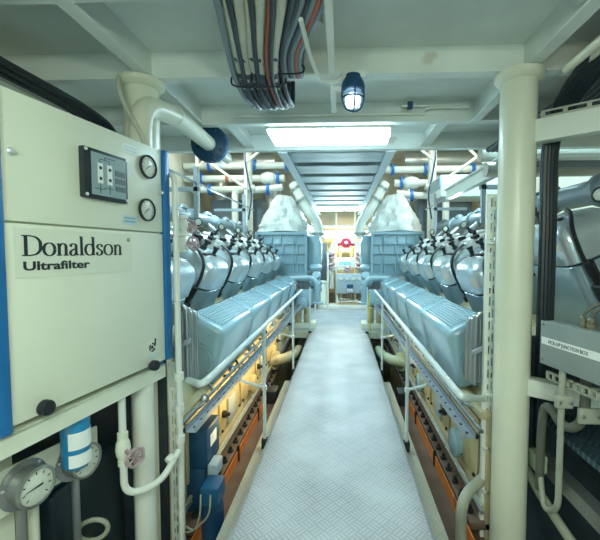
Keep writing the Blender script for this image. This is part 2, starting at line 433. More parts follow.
def ser(x, y, w=.11): return [(x - w, y), (x + w, y)]
O_ = [ring(.27, .235, .215, .235)]
N_ = [[(.12, 0), (.12, .44)], [(.12, .33), (.2, .43), (.3, .455), (.39, .38), (.4, .25)], [(.4, .27), (.4, 0)], ser(.12, .012), ser(.4, .012), [(.03, .43), (.13, .45)]]
GL = {'D': ([[(.16, 0), (.16, .72)], [(.02, .708), (.34, .708)], [(.02, .012), (.34, .012)], [(.3, .71), (.52, .66), (.66, .52), (.68, .36), (.66, .2), (.52, .06), (.3, .01)]], .74),
      'o': (O_, .54), 'n': (N_, .52),
      'a': ([[(.07, .34), (.12, .43), (.22, .46), (.31, .41), (.32, .3)], [(.32, .32), (.32, .06)], [(.32, .06), (.36, .02), (.42, .04)], [(.32, .27), (.14, .2), (.06, .1), (.12, .01), (.22, .01), (.32, .09)]], .44),
      'l': ([[(.13, 0), (.13, .76)], ser(.13, .012), [(.04, .74), (.14, .76)]], .26),
      'd': (O_[:0] + [ring(.25, .23, .2, .23), [(.43, 0), (.43, .76)], [(.33, .74), (.44, .76)], [(.42, .012), (.52, .03)]], .56),
      's': ([[(.31, .35), (.3, .43), (.2, .46), (.1, .42), (.08, .34), (.16, .26), (.27, .2), (.32, .11), (.25, .02), (.14, .0), (.07, .04), (.06, .13)]], .39)}
x = .045; BZ = 1.487
widths = sum(GL[c][1] for c in 'Donaldson'); hh = .437 / (widths - .03)
for c in 'Donaldson':
    g, w = GL[c]; add('letter', glyph(g, x, hh, (.0125), .004), m_dark, npl); x += w * hh
add('mark', MB(MC).tube([(.525 + .008 * cos(a * pi / 6), -.002, 1.556 + .008 * sin(a * pi / 6)) for a in range(12)], .0012, 4, True), m_dark, npl)
TF = MC @ Matrix.Rotation(pi / 2, 4, 'X')
text('letter', 'R', TF @ Matrix.Translation((.521, 1.552, .002)), .011, m_dark, npl)
text('lettering', 'Ultrafilter', TF @ Matrix.Translation((.048, 1.437, .002)), .043, m_dark, npl, sx=1.53, bold=.0011)
lg = add('recycling_mark', MB(MC).box((.637, -.0012, .985), (.697, .001, 1.045)), m_cream, low)
for k in range(3): add('arrow', MB(MC).tube([(.667 + .019 * cos(radians(a)), -.002, 1.012 + .019 * sin(radians(a))) for a in range(120 * k + 10, 120 * k + 95, 12)], .0042, 5), m_dark, cab)
add('arrow', MB(MC).disc((.667, -.0005, 1.012), (0, -1, 0), .009, .003, 12, .001), m_dark, cab)
add('arrow', MB(MC).tube([(.688, -.002, 1.02), (.691, -.002, 1.052)], .004, 5), m_dark, cab)
sticker(.652, .957, .705, .972, m_lblblue, 0)
for u, z in ((.025, 1.831), (.755, 1.81)):
    add('screw', MB(MC).lathe([(.013, 0), (.013, .004), (.007, .009), (.007, .016), (0, .016)], (u, 0, z), (0, -1, 0), 12), m_bright, cab)
for u, z, r in ((.089, .947, .027), (.649, .925, .026)):
    add('knob', MB(MC).lathe([(.012, 0), (.014, .012), (r, .016), (r, .036), (r * .9, .042), (0, .044)], (u, 0, z), (0, -1, 0), 22), m_black, cab, label='black knob')

# the stand under the cabinet
stn = thing('cabinet_stand', 'white painted angle steel stand carrying the cream cabinet', 'stand', MC @ V((.4, .2, -1.05)))
add('rail', MB(MC).box((-.4, .006, .822), (.775, .016, .892)).box((-.4, .006, .884), (.775, .10, .893)), m_cream, stn)
add('rail', MB(MC).box((-.4, .45, .822), (.775, .46, .892)), m_cream, stn)
add('cross_rail', MB(MC).box((.765, .016, .83), (.775, .46, .892)), m_cream, stn)
add('leg', MB().cyl((-.985, 1.80, -1.05), (-.985, 1.80, .83), .052, 24), m_white, stn)
add('leg', MB(MC).box((.02, .20, -1.05), (.13, .30, .822)), m_cream, stn)
add('foot_block', MB(MC).box((.69, .01, .894), (.765, .08, .93), .004), m_blue, stn, label='blue foot block')

# two big round gauges on their bracket under the cabinet
MG = MC @ Matrix.Translation((0, .05, 0))
gb = thing('gauge_panel', 'steel bracket with two large round pressure gauges below the cabinet', 'gauge', MG @ V((.0, .02, .6)))
add('bracket_plate', MB(MG).hexa([(-.05, .09, .545), (.46, .09, .52), (.46, .10, .52), (-.05, .10, .545), (-.05, .09, .72), (.46, .09, .685), (.46, .10, .685), (-.05, .10, .72)], .003), m_cream, gb)
def biggauge(u, z, r, ang):
    g = add('gauge', MB(MG).lathe([(r * 1.28, .0), (r * 1.28, .006), (r * 1.0, .01), (r, .05), (r * 1.04, .055), (r * 1.04, .07), (r * .93, .074), (r * .9, .064), (0, .064)], (u, .085, z), (0, -1, 0), 34), m_steel, gb)
    add('dial', MB(MG).disc((u, .022, z), (0, -1, 0), r * .9, .002, 30, .0005), m_dial, g)
    for k in range(9):
        a = radians(225 - 33.75 * k)
        add('tick', MB(MG).tube([(u + cos(a) * r * .64, .0195, z + sin(a) * r * .64), (u + cos(a) * r * .78, .0195, z + sin(a) * r * .78)], .0022, 4), m_dark, g)
    add('needle', MB(MG).prism([(u - cos(ang) * r * .3 + sin(ang) * .004, .018, z - sin(ang) * r * .3 - cos(ang) * .004), (u + cos(ang) * r * .7, .018, z + sin(ang) * r * .7), (u - cos(ang) * r * .3 - sin(ang) * .004, .018, z - sin(ang) * r * .3 + cos(ang) * .004)], (0, -.002, 0)), m_dark, g)
    for a in (45, 165, 285): add('screw', MB(MG).disc((u + cos(radians(a)) * r * 1.15, .079, z + sin(radians(a)) * r * 1.15), (0, -1, 0), .006, .006, 8, .002), m_bright, g)
biggauge(.12, .622, .07, radians(182)); biggauge(.335, .598, .07, radians(75))
add('pipe', MB(MG).tube([(.13, .115, .6), (.13, .115, -.1)], .018), m_steel, gb); add('pipe', MB(MG).tube([(.19, .14, .6), (.19, .14, -.3)], .022), m_cream, gb); add('pipe', MB(MG).tube([(.36, .115, .6), (.36, .115, .2)], .016), m_steel, gb)

# blue filter cartridge
fc = thing('filter_cartridge', 'blue filter cartridge with white label hanging under the cabinet', 'filter', MC @ V((.285, .07, .6)))
c0 = V((.285, .07, .60))
add('bowl', MB(MC).lathe([(.02, 0), (.04, .004), (.052, .02), (.054, .2), (.054, .29)], c0, (0, 0, 1), 26), m_filter, fc)
lb = MB(MC); n = 12
for za, zb in ((.022, .075), (.095, .165)):
    ring_ = [[lb.v((c0.x + .0549 * cos(radians(200 + 150 * i / n)), c0.y + .0549 * sin(radians(200 + 150 * i / n)), c0.z + z)) for i in range(n + 1)] for z in (za, zb)]
    for i in range(n): lb.face((ring_[0][i], ring_[0][i + 1], ring_[1][i + 1], ring_[1][i]))
add('sticker', lb, m_lbl, fc, label='white printed label')
add('drain', MB(MC).lathe([(.012, -.02), (.014, -.004), (.02, 0)], c0, (0, 0, 1), 14), m_brass, fc)

# valve and bent pipe beside the stand leg
vp = thing('drain_pipe', 'thin white bent drain pipe with small pink handwheel valve below cabinet', 'pipe', (-.98, 1.62, .4))
P0 = [(-.985, 1.62, .83), (-.985, 1.62, .36), (-.90, 1.68, .30), (-.82, 1.80, .40), (-.80, 1.9, .43)]
add('pipe', MB().tube(fillet([(-.985, 1.62, .83), (-.985, 1.62, .335), (-.86, 1.72, .335), (-.83, 1.86, .43)], .11, 8), .0165, 12), m_white, vp)
add('valve_body', MB().lathe([(.02, -.08), (.024, -.078), (.024, -.05), (.02, -.05), (.03, -.03), (.034, 0), (.03, .03), (.02, .05), (.024, .05), (.024, .078), (.02, .08)], (-.985, 1.62, .57), (0, 0, 1), 14), m_cream, vp)
add('stem', MB().cyl((-.985, 1.62, .57), (-.90, 1.57, .56), .011, 10), m_pink, vp)
def wheel(c, ax, r, tube_r, parent, name='handwheel'):
    ax = V(ax).normalized(); a = ax.orthogonal().normalized(); b = ax.cross(a); c = V(c)
    w = add(name, MB().tube([c + (a * cos(2 * pi * k / 18) + b * sin(2 * pi * k / 18)) * r * (1 + .08 * cos(5 * 2 * pi * k / 18)) for k in range(18)], tube_r, 8, True), m_pink, parent)
    for k in range(3): add('spoke', MB().tube([c - (a * cos(k * pi / 3) + b * sin(k * pi / 3)) * r, c + (a * cos(k * pi / 3) + b * sin(k * pi / 3)) * r], tube_r * .7, 6), m_pink, w)
    return w
wheel((-.895, 1.567, .56), (.86, -.5, -.1), .04, .008, vp)
add('coupling', MB().lathe([(.02, 0), (.026, .004), (.026, .036), (.02, .04)], (-.86, 1.80, .395), (.25, .5, .3), 12), m_white, vp)

# white standpipe, slotted tray beside cabinet
wp = thing('standpipe', 'white vertical pipe with hooked top right of the cabinet', 'pipe', (-.862, 1.95, -.3))
add('pipe', MB().tube(fillet([(-.97, 1.98, 1.93), (-.862, 1.95, 1.93), (-.862, 1.95, -1.05)], .08, 8), .0165, 14), m_white, wp)
for z in (.42, .60, .78): add('coupling', MB().lathe([(.017, 0), (.026, .003), (.026, .045), (.017, .048)], (-.862, 1.95, z), (0, 0, 1), 14), m_white, wp)
def slotted_tray(name, label, x0, x1, y, z0, z1, m, cat='cable tray'):
    t = thing(name, label, cat, ((x0 + x1) / 2, y, z0))
    cols = 3; mbx = MB(); pitch = .075; nrow = int((z1 - z0) / pitch); w = x1 - x0
    # perforated plate: rails between slots, built as a grid of bars
    xs = [x0]; sw = w * .11
    for c in range(cols):
        cx = x0 + w * (.27 + .23 * c); xs += [cx - sw / 2, cx + sw / 2]
    xs.append(x1)
    for i in range(0, len(xs), 2): mbx.box((xs[i], y, z0), (xs[i + 1], y + .003, z1))
    for r in range(nrow + 1):
        z = z0 + r * pitch
        for i in range(1, len(xs) - 1, 2):
            off = .02 if (i // 2) % 2 == r % 2 else 0
            mbx.box((xs[i], y, z - off), (xs[i + 1], y + .003, min(z + .022, z1)))
    mbx.box((x0 - .002, y, z0), (x0, y + .03, z1)).box((x1, y, z0), (x1 + .002, y + .03, z1))
    add('perforated_plate', mbx, m, t)
    return t
slotted_tray('cable_tray', 'narrow white slotted cable tray behind the white standpipe', -.975, -.905, 2.06, -.3, .85, m_white)
tr = slotted_tray('cable_tray', 'tall white slotted cable tray standing beside the right pillar', .93, 1.02, 2.23, -.35, 1.85, m_white)
for z in (.0, .28, .62, 1.55): add('bracket', MB().box((.93, 2.20, z), (.99, 2.23, z + .012)), m_white, tr)
# gate valves high on the standpipe
for z, y, k, l in ((1.655, 2.10, 0, 'upper small pink handwheel valve right of the cabinet edge'), (1.555, 2.08, 1, 'lower small pink handwheel valve right of the cabinet edge')):
    t = thing('gate_valve', l, 'valve', (-.88, y, z - .03))
    add('valve_body', MB().lathe([(.016, -.06), (.03, -.055), (.03, -.04), (.02, -.03), (.03, 0), (.02, .03), (.03, .04), (.03, .055), (.016, .06)], (-.875, y - .03, z), (0, 0, 1), 14), m_white, t)
    add('stem', MB().cyl((-.875, y - .03, z), (-.845 + .02 * k, y + .0, z - .005), .01, 8), m_pink, t)
    wheel((-.84 + .02 * k, y + .0, z - .005), (.8, -.6, .1), .036, .006, t)

# hose coils either side
def coil(name, label, c, s):
    t = thing(name, label, 'hose', (c[0], c[1], c[2] - .45))
    for k in range(5):
        dx = s * (-.012 + .006 * k); dy = .022 * k; zt = c[2] - .012 * k
        add('hose_loop', MB().tube(smoothpath([(c[0] - .028 + dx, c[1] + dy, c[2] - .46), (c[0] - .028 + dx, c[1] + dy, zt - .07), (c[0] - .02 + dx, c[1] + dy, zt - .02), (c[0] + dx, c[1] + dy, zt), (c[0] + .02 + dx, c[1] + dy, zt - .02), (c[0] + .028 + dx, c[1] + dy, zt - .07), (c[0] + .028 + dx, c[1] + dy, c[2] - .46)], 4), .009, 8), m_greycable if k % 2 else m_steel, t)
    add('clamp_bar', MB().hexa([(c[0] - .05, c[1] - .03, c[2] - .27), (c[0] + .05, c[1] - .03, c[2] - .22), (c[0] + .05, c[1] - .02, c[2] - .22), (c[0] - .05, c[1] - .02, c[2] - .27), (c[0] - .05, c[1] - .03, c[2] - .235), (c[0] + .05, c[1] - .03, c[2] - .185), (c[0] + .05, c[1] - .02, c[2] - .185), (c[0] - .05, c[1] - .02, c[2] - .235)], .003), m_zinc, t)
    return t
coil('hose_bundle', 'bundle of grey looped hoses beside the left engine near end', (-.875, 2.06, 1.19), 1)
coil('hose_bundle', 'bundle of grey looped hoses hanging left of the slotted tray at right', (.91, 2.28, 1.12), -1)

# ------------------------------------------------------------------ elbow pipe with blue flange
ep = thing('vent_pipe', 'thick white elbow pipe with a blue disc flange above the cabinet', 'pipe', (-1.0, 1.97, 1.9))
add('pipe', MB().tube(fillet([(-1.045, 1.95, 2.0), (-1.045, 1.95, 2.31), (-1.01, 2.3, 2.365), (-1.085, 3.54, 2.42)], .15, 9), .059, 24), m_pillar, ep)
add('weld_ring', MB().tube([V((-1.01, 2.28, 2.363)) + V((cos(a * pi / 10) * .06, 0, sin(a * pi / 10) * .06)) for a in range(20)], .003, 6, True), m_pillar, ep)
fl = add('flange', MB().disc((-1.05, 2.98, 2.398), (-.02, 1, .04), .15, .03, 36), m_dkblue, ep, label='dark blue disc flange')
add('flange', MB().disc((-1.052, 3.015, 2.40), (-.02, 1, .04), .152, .03, 36), m_blue, ep, label='blue disc flange')
for k in range(8):
    a = k * pi / 4 + .3; add('bolt', MB().cyl((-1.05 + .115 * cos(a), 2.962, 2.397 + .115 * sin(a)), (-1.05 + .115 * cos(a), 2.985, 2.398 + .115 * sin(a)), .014, 6), m_dkblue, fl)
add('hose', MB().tube(smoothpath([(-1.17, 1.97, 2.46), (-1.15, 1.93, 2.38), (-1.08, 1.88, 2.25), (-1.0, 1.86, 2.12), (-.96, 1.86, 2.0)], 6), .010, 10), m_hosecream, None, 'thin cream hose curving down the left pillar top', 'hose')

# ------------------------------------------------------------------ overhead cables
def cables(specs, group, tiename, tielabel):
    for (nm, lab, pts, r, m) in specs:
        add(nm, MB().tube(smoothpath(pts, 6), r, 10), m, None, lab, 'cable', group)
cm = [m_greycable, m_creamcable, m_creamcable, m_creamcable, m_creamcable, m_redcable, m_creamcable, m_cable]
cl = ['grey cable at the left edge of the ceiling bundle', 'worn cream cable beside the grey one in the ceiling bundle', 'second worn cream cable in the ceiling bundle', 'third worn cream cable in the ceiling bundle', 'fourth worn cream cable in the ceiling bundle', 'rusty red cable among the cream cables overhead', 'worn cream cable right of the red cable overhead', 'black cable at the right edge of the cream ceiling bundle']
for i in range(8):
    x0 = -.405 + i * .042; x1 = -.545 + i * .037
    r = .0215 if i not in (0, 5, 7) else .015
    zz = 2.455 + .006 * (i % 2)
    add('ceiling_cable', MB().tube(smoothpath([(x0, .9, zz), (x0 - .01, 1.3, zz), (x1 + .05, 1.75, zz), (x1 + .01, 2.0, zz - .005), (x1 + .005, 2.2, 2.44), (x1 + .01, 2.33, 2.43 + .006 * abs(i - 4)), (x1 + .012, 2.40, 2.47), (x1 + .012, 2.42, 2.62)], 5), r, 10), cm[i], None, cl[i], 'cable', 'worn cable bundle under the deck')
for i, l in enumerate(('black cable running between the left cream cables overhead', 'black cable running between the middle cream cables overhead', 'black cable tucked between the right cream cables overhead')):
    x0 = -.36 + .085 * i; x1 = -.49 + .075 * i
    add('ceiling_cable', MB().tube(smoothpath([(x0, .9, 2.445), (x0 - .01, 1.3, 2.445), (x1 + .05, 1.75, 2.44), (x1 + .01, 2.0, 2.43), (x1 + .005, 2.2, 2.415), (x1 + .01, 2.33, 2.42), (x1 + .012, 2.38, 2.47), (x1 + .012, 2.39, 2.62)], 5), .0125, 10), m_cable, None, l, 'cable', 'worn cable bundle under the deck')
g2 = ['dark grey cable left in the second ceiling bundle', 'slate cable second from left in the second ceiling bundle', 'slate cable third in the second ceiling bundle', 'slate cable fourth in the second ceiling bundle', 'pinkish cable in the second ceiling bundle', 'slate cable at the right edge of the second ceiling bundle']
for i in range(6):
    x0 = -.09 + i * .022; x1 = -.27 + i * .019
    add('ceiling_cable', MB().tube(smoothpath([(x0, .9, 2.46), (x0 - .02, 1.35, 2.46), (x1 + .03, 1.75, 2.46), (x1, 1.95, 2.46), (x1, 2.04, 2.475), (x1, 2.07, 2.62)], 5), .0115, 8), (m_redcable if i == 4 else m_greycable if i % 2 else m_cable), None, g2[i], 'cable', 'slate cable bundle under the deck')
def tie(x0, x1, z0, z1, y, label):
    cx, cz, rx, rz = (x0 + x1) / 2, (z0 + z1) / 2, (x1 - x0) / 2, (z1 - z0) / 2
    add('cable_tie', MB().tube([(cx + rx * abs(cos(a)) ** .6 * (1 if cos(a) > 0 else -1), y, cz + rz * abs(sin(a)) ** .6 * (1 if sin(a) > 0 else -1)) for a in [2 * pi * k / 24 for k in range(24)]], .005, 6, True), m_black, None, label, 'cable tie')
tie(-.565, -.26, 2.41, 2.485, 2.02, 'black tie around the worn cream cable bundle')
tie(-.29, -.15, 2.435, 2.482, 1.93, 'black tie around the slate cable bundle')
for x, lab in ((-.44, 'grey hanger plate left of the worn cable bundle'), (-.085, 'grey hanger plate right of the slate cable bundle')):
    add('hanger_plate', MB().prism([(x - .05, 1.62, 2.65), (x + .05, 1.62, 2.65), (x + .05, 1.62, 2.50), (x - .03, 1.62, 2.56), (x - .05, 1.62, 2.6)], (0, .01, 0)), m_jbox, None, lab, 'hanger')
add('hanger_bar', MB().box((-.02, .9, 2.43), (.012, 2.46, 2.44)), m_white, None, 'long white flat bar running under the deck beside the lamp', 'bar')
add('conduit', MB().tube(smoothpath([(-.12, 1.5, 2.44), (-.10, 1.75, 2.42), (-.06, 1.92, 2.40), (.0, 2.0, 2.42), (.06, 2.04, 2.465), (.115, 2.065, 2.48), (.125, 2.08, 2.455)], 6), .0105, 10), m_white, None, 'white curved conduit leading to the bulkhead lamp', 'conduit')
# bulkhead lamp
L0 = V((.11, 2.06, 2.45))
lp = thing('bulkhead_lamp', 'caged bulkhead lamp hanging under the deck beam', 'lamp', L0)
add('mount_plate', MB().box((L0.x - .07, 2.035, 2.46), (L0.x + .07, 2.05, 2.50), .004), m_deck, lp)
add('housing', MB().lathe([(.045, .03), (.05, .01), (.062, -.012), (.066, -.03), (.066, -.05), (.058, -.056)], L0, (0, 0, 1), 24), m_dkblue, lp)
add('glass', MB().lathe([(.048, -.05), (.05, -.08), (.048, -.11), (.036, -.138), (.016, -.15), (0, -.152)], L0, (0, 0, 1), 24), m_glass, lp)
add('bulb', MB().ball(L0 + V((0, 0, -.1)), .028, (1, 1, 1.2)), m_bulb, lp)
for k in range(2):
    a = k * pi / 2 + .15; d = V((cos(a), sin(a), 0))
    add('cage_wire', MB().tube(smoothpath([L0 + d * .062 + V((0, 0, -.05)), L0 + d * .06 + V((0, 0, -.1)), L0 + d * .04 + V((0, 0, -.15)), L0 + V((0, 0, -.165)), L0 - d * .04 + V((0, 0, -.15)), L0 - d * .06 + V((0, 0, -.1)), L0 - d * .062 + V((0, 0, -.05))], 5), .0048, 6), m_dkblue, lp)
add('cage_ring', MB().tube([L0 + V((cos(a * pi / 12) * .06, sin(a * pi / 12) * .06, -.095)) for a in range(24)], .0048, 6, True), m_dkblue, lp)
add('lamp_bracket', MB().hexa([(.0, 2.05, 2.40), (.055, 2.05, 2.392), (.055, 2.06, 2.392), (.0, 2.06, 2.40), (.0, 2.05, 2.425), (.055, 2.05, 2.415), (.055, 2.06, 2.415), (.0, 2.06, 2.425)]), m_deck, lp)
# conduits on the second beam
add('conduit', MB().tube([(-.80, 2.83, 2.555), (-.1, 2.83, 2.555), (.68, 2.83, 2.555)], .013, 10), m_white, None, 'long pale conduit running across behind the cables on the second beam', 'conduit')
cn = thing('conduit', 'short white double conduit with dark clip near the right pillar', 'conduit', (.8, 2.79, 2.57))
add('tube', MB().tube([(.50, 2.79, 2.60), (1.0, 2.79, 2.60)], .012), m_white, cn)
add('tube', MB().tube(smoothpath([(.66, 2.79, 2.56), (.7, 2.78, 2.575), (.8, 2.78, 2.58), (1.0, 2.79, 2.58)], 5), .01), m_white, cn)
add('clip', MB().box((.54, 2.77, 2.575), (.58, 2.80, 2.625), .003), m_dkblue, cn)
for x, y, l in ((.25, 1.48, 'small dark hook nub on the deckhead left of centre right'), (.36, 1.46, 'small dark hook nub in the middle of the deckhead'), (.62, 1.44, 'small dark hook nub on the deckhead nearest the girder')):
    add('deck_hook', MB().tube(fillet([(x, y, 2.655), (x, y, 2.62), (x + .015, y + .01, 2.61)], .01), .007, 8), m_dark, None, l, 'hook', None)

# ------------------------------------------------------------------ fluorescent fixtures
def fixture(y, label, zb=2.43, L=1.0):
    t = thing('ceiling_light', label, 'light', (-.06, y, zb))
    add('housing', MB().box((-.06 - L / 2, y - .17, zb + .045), (-.06 + L / 2, y + .17, zb + .10), .006), m_white, t)
    add('diffuser', MB().prism([(-.06 - L / 2 + .01, y - .165, zb + .045), (-.06 - L / 2 + .03, y - .14, zb), (-.06 - L / 2 + .03, y + .14, zb), (-.06 - L / 2 + .01, y + .165, zb + .045)], (L - .03, 0, 0), .012, 2), m_tube, t)
fixture(3.06, 'large bright fluorescent ceiling light over the walkway, nearest')
fixture(8.05, 'small distant fluorescent ceiling light at the far end of the walkway')

t = thing('fill_tube', 'fill tube light added on the cross bar between the two turbochargers', 'light', (0.02, 8.55, 1.86))  # tube added on the pale bar to brighten slats and far end
for x in (-.52, .52): add('hanger', MB().box((x - .015, 8.57, 1.9), (x + .015, 8.61, 2.485)), m_white, t)
add('cross_bar', MB().box((-.75, 8.56, 1.84), (.78, 8.62, 1.90), .004), m_white, t)
add('tube', MB().cyl((-.36, 8.53, 1.87), (.40, 8.53, 1.87), .024, 14), m_filltube, t)
for x in (-.38, .42): add('holder', MB().box((x - .02, 8.50, 1.84), (x + .02, 8.56, 1.90), .004), m_white, t)

# ------------------------------------------------------------------ upper cables at left and right
for i in range(5):
    add('black_cable', MB().tube(smoothpath([(-1.62 + .03 * i, .6, 2.36 + .015 * (i % 2)), (-1.62 + .03 * i, 1.6, 2.37 + .015 * (i % 2)), (-1.60 + .03 * i, 2.15, 2.36), (-1.57 + .03 * i, 2.36, 2.28), (-1.55 + .03 * i, 2.42, 2.05), (-1.55 + .03 * i, 2.42, 1.6)], 6), .016, 8), m_cable, None, 'black cable in the bundle running behind the cabinet top', 'cable', 'black cables behind the cabinet top')
add('cable_shelf', MB().box((-1.74, .6, 2.40), (-1.64, 2.3, 2.41)).box((-1.645, .6, 2.40), (-1.638, 2.3, 2.43)), m_conduit, None, 'thin grey shelf strip above the black cables at left', 'shelf')
for i in range(8):
    x = 1.40 + .04 * i
    add('black_cable', MB().tube(smoothpath([(x, .6, 2.50 + .02 * (i % 2)), (x, 1.6, 2.50 + .02 * (i % 2)), (x + .01, 2.0, 2.47), (x + .02, 2.3, 2.44), (x + .03, 2.8, 2.45), (x + .03, 3.5, 2.46)], 6), .026, 8), m_cable, None, 'black cable added to the flat run darkening the deckhead outside the right girder', 'cable', 'added black cables outside the right girder')  # extra cables added so their black fills in the shaded deckhead
for i in range(7):
    x = 1.205 + .0095 * i; yo = 2.125 + .032 * (i % 2)
    add('black_cable', MB().tube(smoothpath([(x + .02 + .018 * i, .7, 2.47), (x + .02 + .016 * i, 1.5, 2.455), (x + .01 + .012 * i, 1.85, 2.41), (x + .005 + .006 * i, 2.06, 2.28), (x, yo, 2.08), (x, yo, 1.6), (x, yo, 1.0), (x, yo, .35)], 6), .0165, 8), m_cable, None, 'black cable in the thick bundle bending down right of the pillar', 'cable', 'black cables right of the pillar')
for i, l in enumerate(('pale cable sleeve lowest beside the girder', 'pale cable sleeve in the middle beside the girder', 'pale cable sleeve outermost beside the girder')):
    add('cable_sleeve', MB().tube([(1.17 + .055 * i, .8, 2.425 + .012 * i), (1.17 + .055 * i, 1.9 - .04 * i, 2.415 + .012 * i)], .022, 12), m_creamcable if False else m_pillar, None, l, 'pipe', 'pale sleeves right of the girder')

# ------------------------------------------------------------------ right arm beams, junction box, conduits
da = V((.803, -.596, 0))
MA = Matrix(((da.x, .596, 0, 1.085), (da.y, .803, 0, 2.025), (0, 0, 1, 0), (0, 0, 0, 1)))
ab = thing('arm_beam', 'upper pale box beam running outward from the right pillar', 'beam', (1.12, 2.05, 2.1))
add('beam', MB(MA).box((0, 0, 2.095), (1.3, .08, 2.215), .004), m_white, ab)
sl = MB(MA)
for k in range(13): sl.box((.03 + .1 * k, .0, 2.222), (.05 + .1 * k, .006, 2.245))
sl.box((.03, .0, 2.215), (1.3, .006, 2.224)).box((.03, .0, 2.243), (1.3, .006, 2.252))
add('slotted_strip', sl, m_conduit, ab)
ab2 = thing('arm_beam', 'lower pale box beam under the junction box at the right pillar', 'beam', (1.12, 2.05, .69))
add('beam', MB(MA).box((0, 0, .695), (1.3, .08, .79), .004), m_white, ab2)
A2 = V((1.09, 1.8, 0)); u2 = V((.228, -.9736, 0)); n2 = V((.9736, .228, 0))
MJ = Matrix(((u2.x, n2.x, 0, A2.x), (u2.y, n2.y, 0, A2.y), (0, 0, 1, 0), (0, 0, 0, 1)))
jb = thing('junction_box', 'grey metal junction box with a white name strip on the right', 'box', MJ @ V((.15, .06, .935)))
add('body', MB(MJ).box((-.07, 0, .935), (.42, .12, 1.15), .006), m_jbox, jb)
add('lid', MB(MJ).box((-.073, -.008, .932), (.423, .0, 1.153), .004), m_jbox, jb)
for z in (.955, 1.137): add('screw', MB(MJ).disc((-.055, -.008, z), (0, -1, 0), .007, .004, 10, .001), m_brass, jb)
ns = add('name_strip', MB(MJ).box((-.062, -.0095, 1.036), (.30, -.0075, 1.072)), m_lbl, jb, label='white name strip with black capitals')
text('lettering', 'PICK-UP JUNCTION BOX', MJ @ Matrix.Rotation(pi / 2, 4, 'X') @ Matrix.Translation((-.018, 1.0455, .0102)), .0245, m_dark, ns, sx=.80, depth=.0004)
for i, (u, v) in enumerate(((.115, .05), (.155, .05), (.21, .06), (.28, .05))):
    g = add('cable_gland', MB(MJ).lathe([(.014, 0), (.014, .008), (.018, .008), (.018, .024), (.013, .026), (.016, .03), (.016, .044), (.009, .052)], (u, v, 1.15), (0, 0, 1), 8), m_brass, jb)
    add('gland_cable', MB(MJ).tube(smoothpath([(u, v, 1.195), (u + .015, v + .01, 1.235), (u + .06, v + .05, 1.275), (u + .14, v + .12, 1.30), (u + .3, v + .2, 1.31)], 5), .008, 8), m_hose, jb)
bk = thing('perforated_rail', 'dark perforated mounting rail under the junction box', 'rail', MJ @ V((.1, .05, .86)))
rl = MB(MJ).box((-.06, .02, .885), (.5, .03, .895)).box((-.06, .02, .85), (.5, .03, .858))
for k in range(14): rl.box((-.06 + .04 * k, .02, .85), (-.045 + .04 * k, .03, .895))
add('rail', rl, m_conduit, bk)
# vertical conduits with clamps
c1 = thing('conduit', 'thin grey green conduit in a long U below the junction box', 'conduit', (1.13, 1.72, .2))
add('tube', MB().tube(fillet([(1.11, 1.75, .93), (1.11, 1.75, .235), (1.10, 1.85, .16), (1.145, 1.98, .30)], .09, 7), .0145, 12), m_conduit, c1)
add('clamp', MB().box((1.07, 1.72, .755), (1.15, 1.745, .815), .006), m_conduit, c1)
for x in (1.085, 1.135): add('bolt', MB().disc((x, 1.72, .785), (0, -1, 0), .009, .006, 8, .002), m_steel, c1)
c2 = thing('conduit', 'thick dark hose arching over and under below the junction box', 'conduit', (1.2, 1.72, .3))
add('tube', MB().tube(smoothpath([(1.20, 1.72, .90), (1.20, 1.72, .78), (1.19, 1.73, .69), (1.165, 1.76, .645), (1.14, 1.80, .65), (1.125, 1.84, .69), (1.118, 1.89, .69), (1.125, 1.93, .62), (1.13, 1.95, .48), (1.14, 1.97, .2)], 6), .0225, 12), m_hose, c2)
add('clamp', MB().box((1.15, 1.68, .70), (1.255, 1.70, .775), .006), m_conduit, c2)
for x in (1.168, 1.237): add('bolt', MB().disc((x, 1.68, .737), (0, -1, 0), .009, .006, 8, .002), m_steel, c2)
add('conduit', MB().tube(smoothpath([(1.17, 2.2, .2), (1.18, 2.0, .12), (1.24, 1.72, .0), (1.36, 1.55, -.05), (1.5, 1.45, -.06)], 6), .025, 12), m_conduit, None, 'grey green hose sloping into the lower right corner', 'conduit')
add('elbow_pipe', MB().tube(fillet([(.77, 2.12, -.30), (.77, 2.12, .03), (.99, 2.3, .06)], .12, 8), .032, 16), m_conduit, None, 'grey green elbow pipe rising from the right channel by the tray', 'pipe')
add('green_box', MB().box((1.14, 2.0, .26), (1.2, 2.1, .36), .008), m_green, None, 'small green box behind the right pillar base', 'box')

# dark pump group lower left
pm = thing('pump_unit', 'dark blue pump unit with square housing below the cabinet right edge', 'pump', (-.9, 2.3, -.3))
add('housing', MB().box((-1.02, 2.22, .10), (-.81, 2.45, .36), .012), m_dkblue, pm)
add('base', MB().box((-1.02, 2.22, -.3), (-.83, 2.45, .1), .012), m_dkblue, pm)
add('sticker', MB().box((-.809, 2.27, .22), (-.807, 2.38, .30)), m_lbl, pm)
add('terminal_box', MB().box((-.805, 2.2, .06), (-.745, 2.32, .14), .006), m_panelgrey, pm)
pm2 = thing('electric_motor', 'small blue motor with terminal box and thin cables beside the left channel', 'motor', (-.73, 2.12, -.3))
add('terminal_box', MB().box((-.80, 2.06, -.03), (-.69, 2.2, .08), .006), m_motor, pm2)
add('body', MB().lathe([(.05, 0), (.066, .01), (.068, .03), (.068, .2), (.062, .235), (.03, .24)], (-.75, 2.13, -.27), (0, 0, 1), 20), m_dkblue, pm2)
for k in range(2): add('cable', MB().tube(smoothpath([(-.79 + .06 * k, 2.05, .05), (-.79 + .05 * k, 2.03, -.06), (-.83, 2.04, -.16), (-.9, 2.05, -.14 - .05 * k)], 5), .006, 6), m_conduit, pm2)
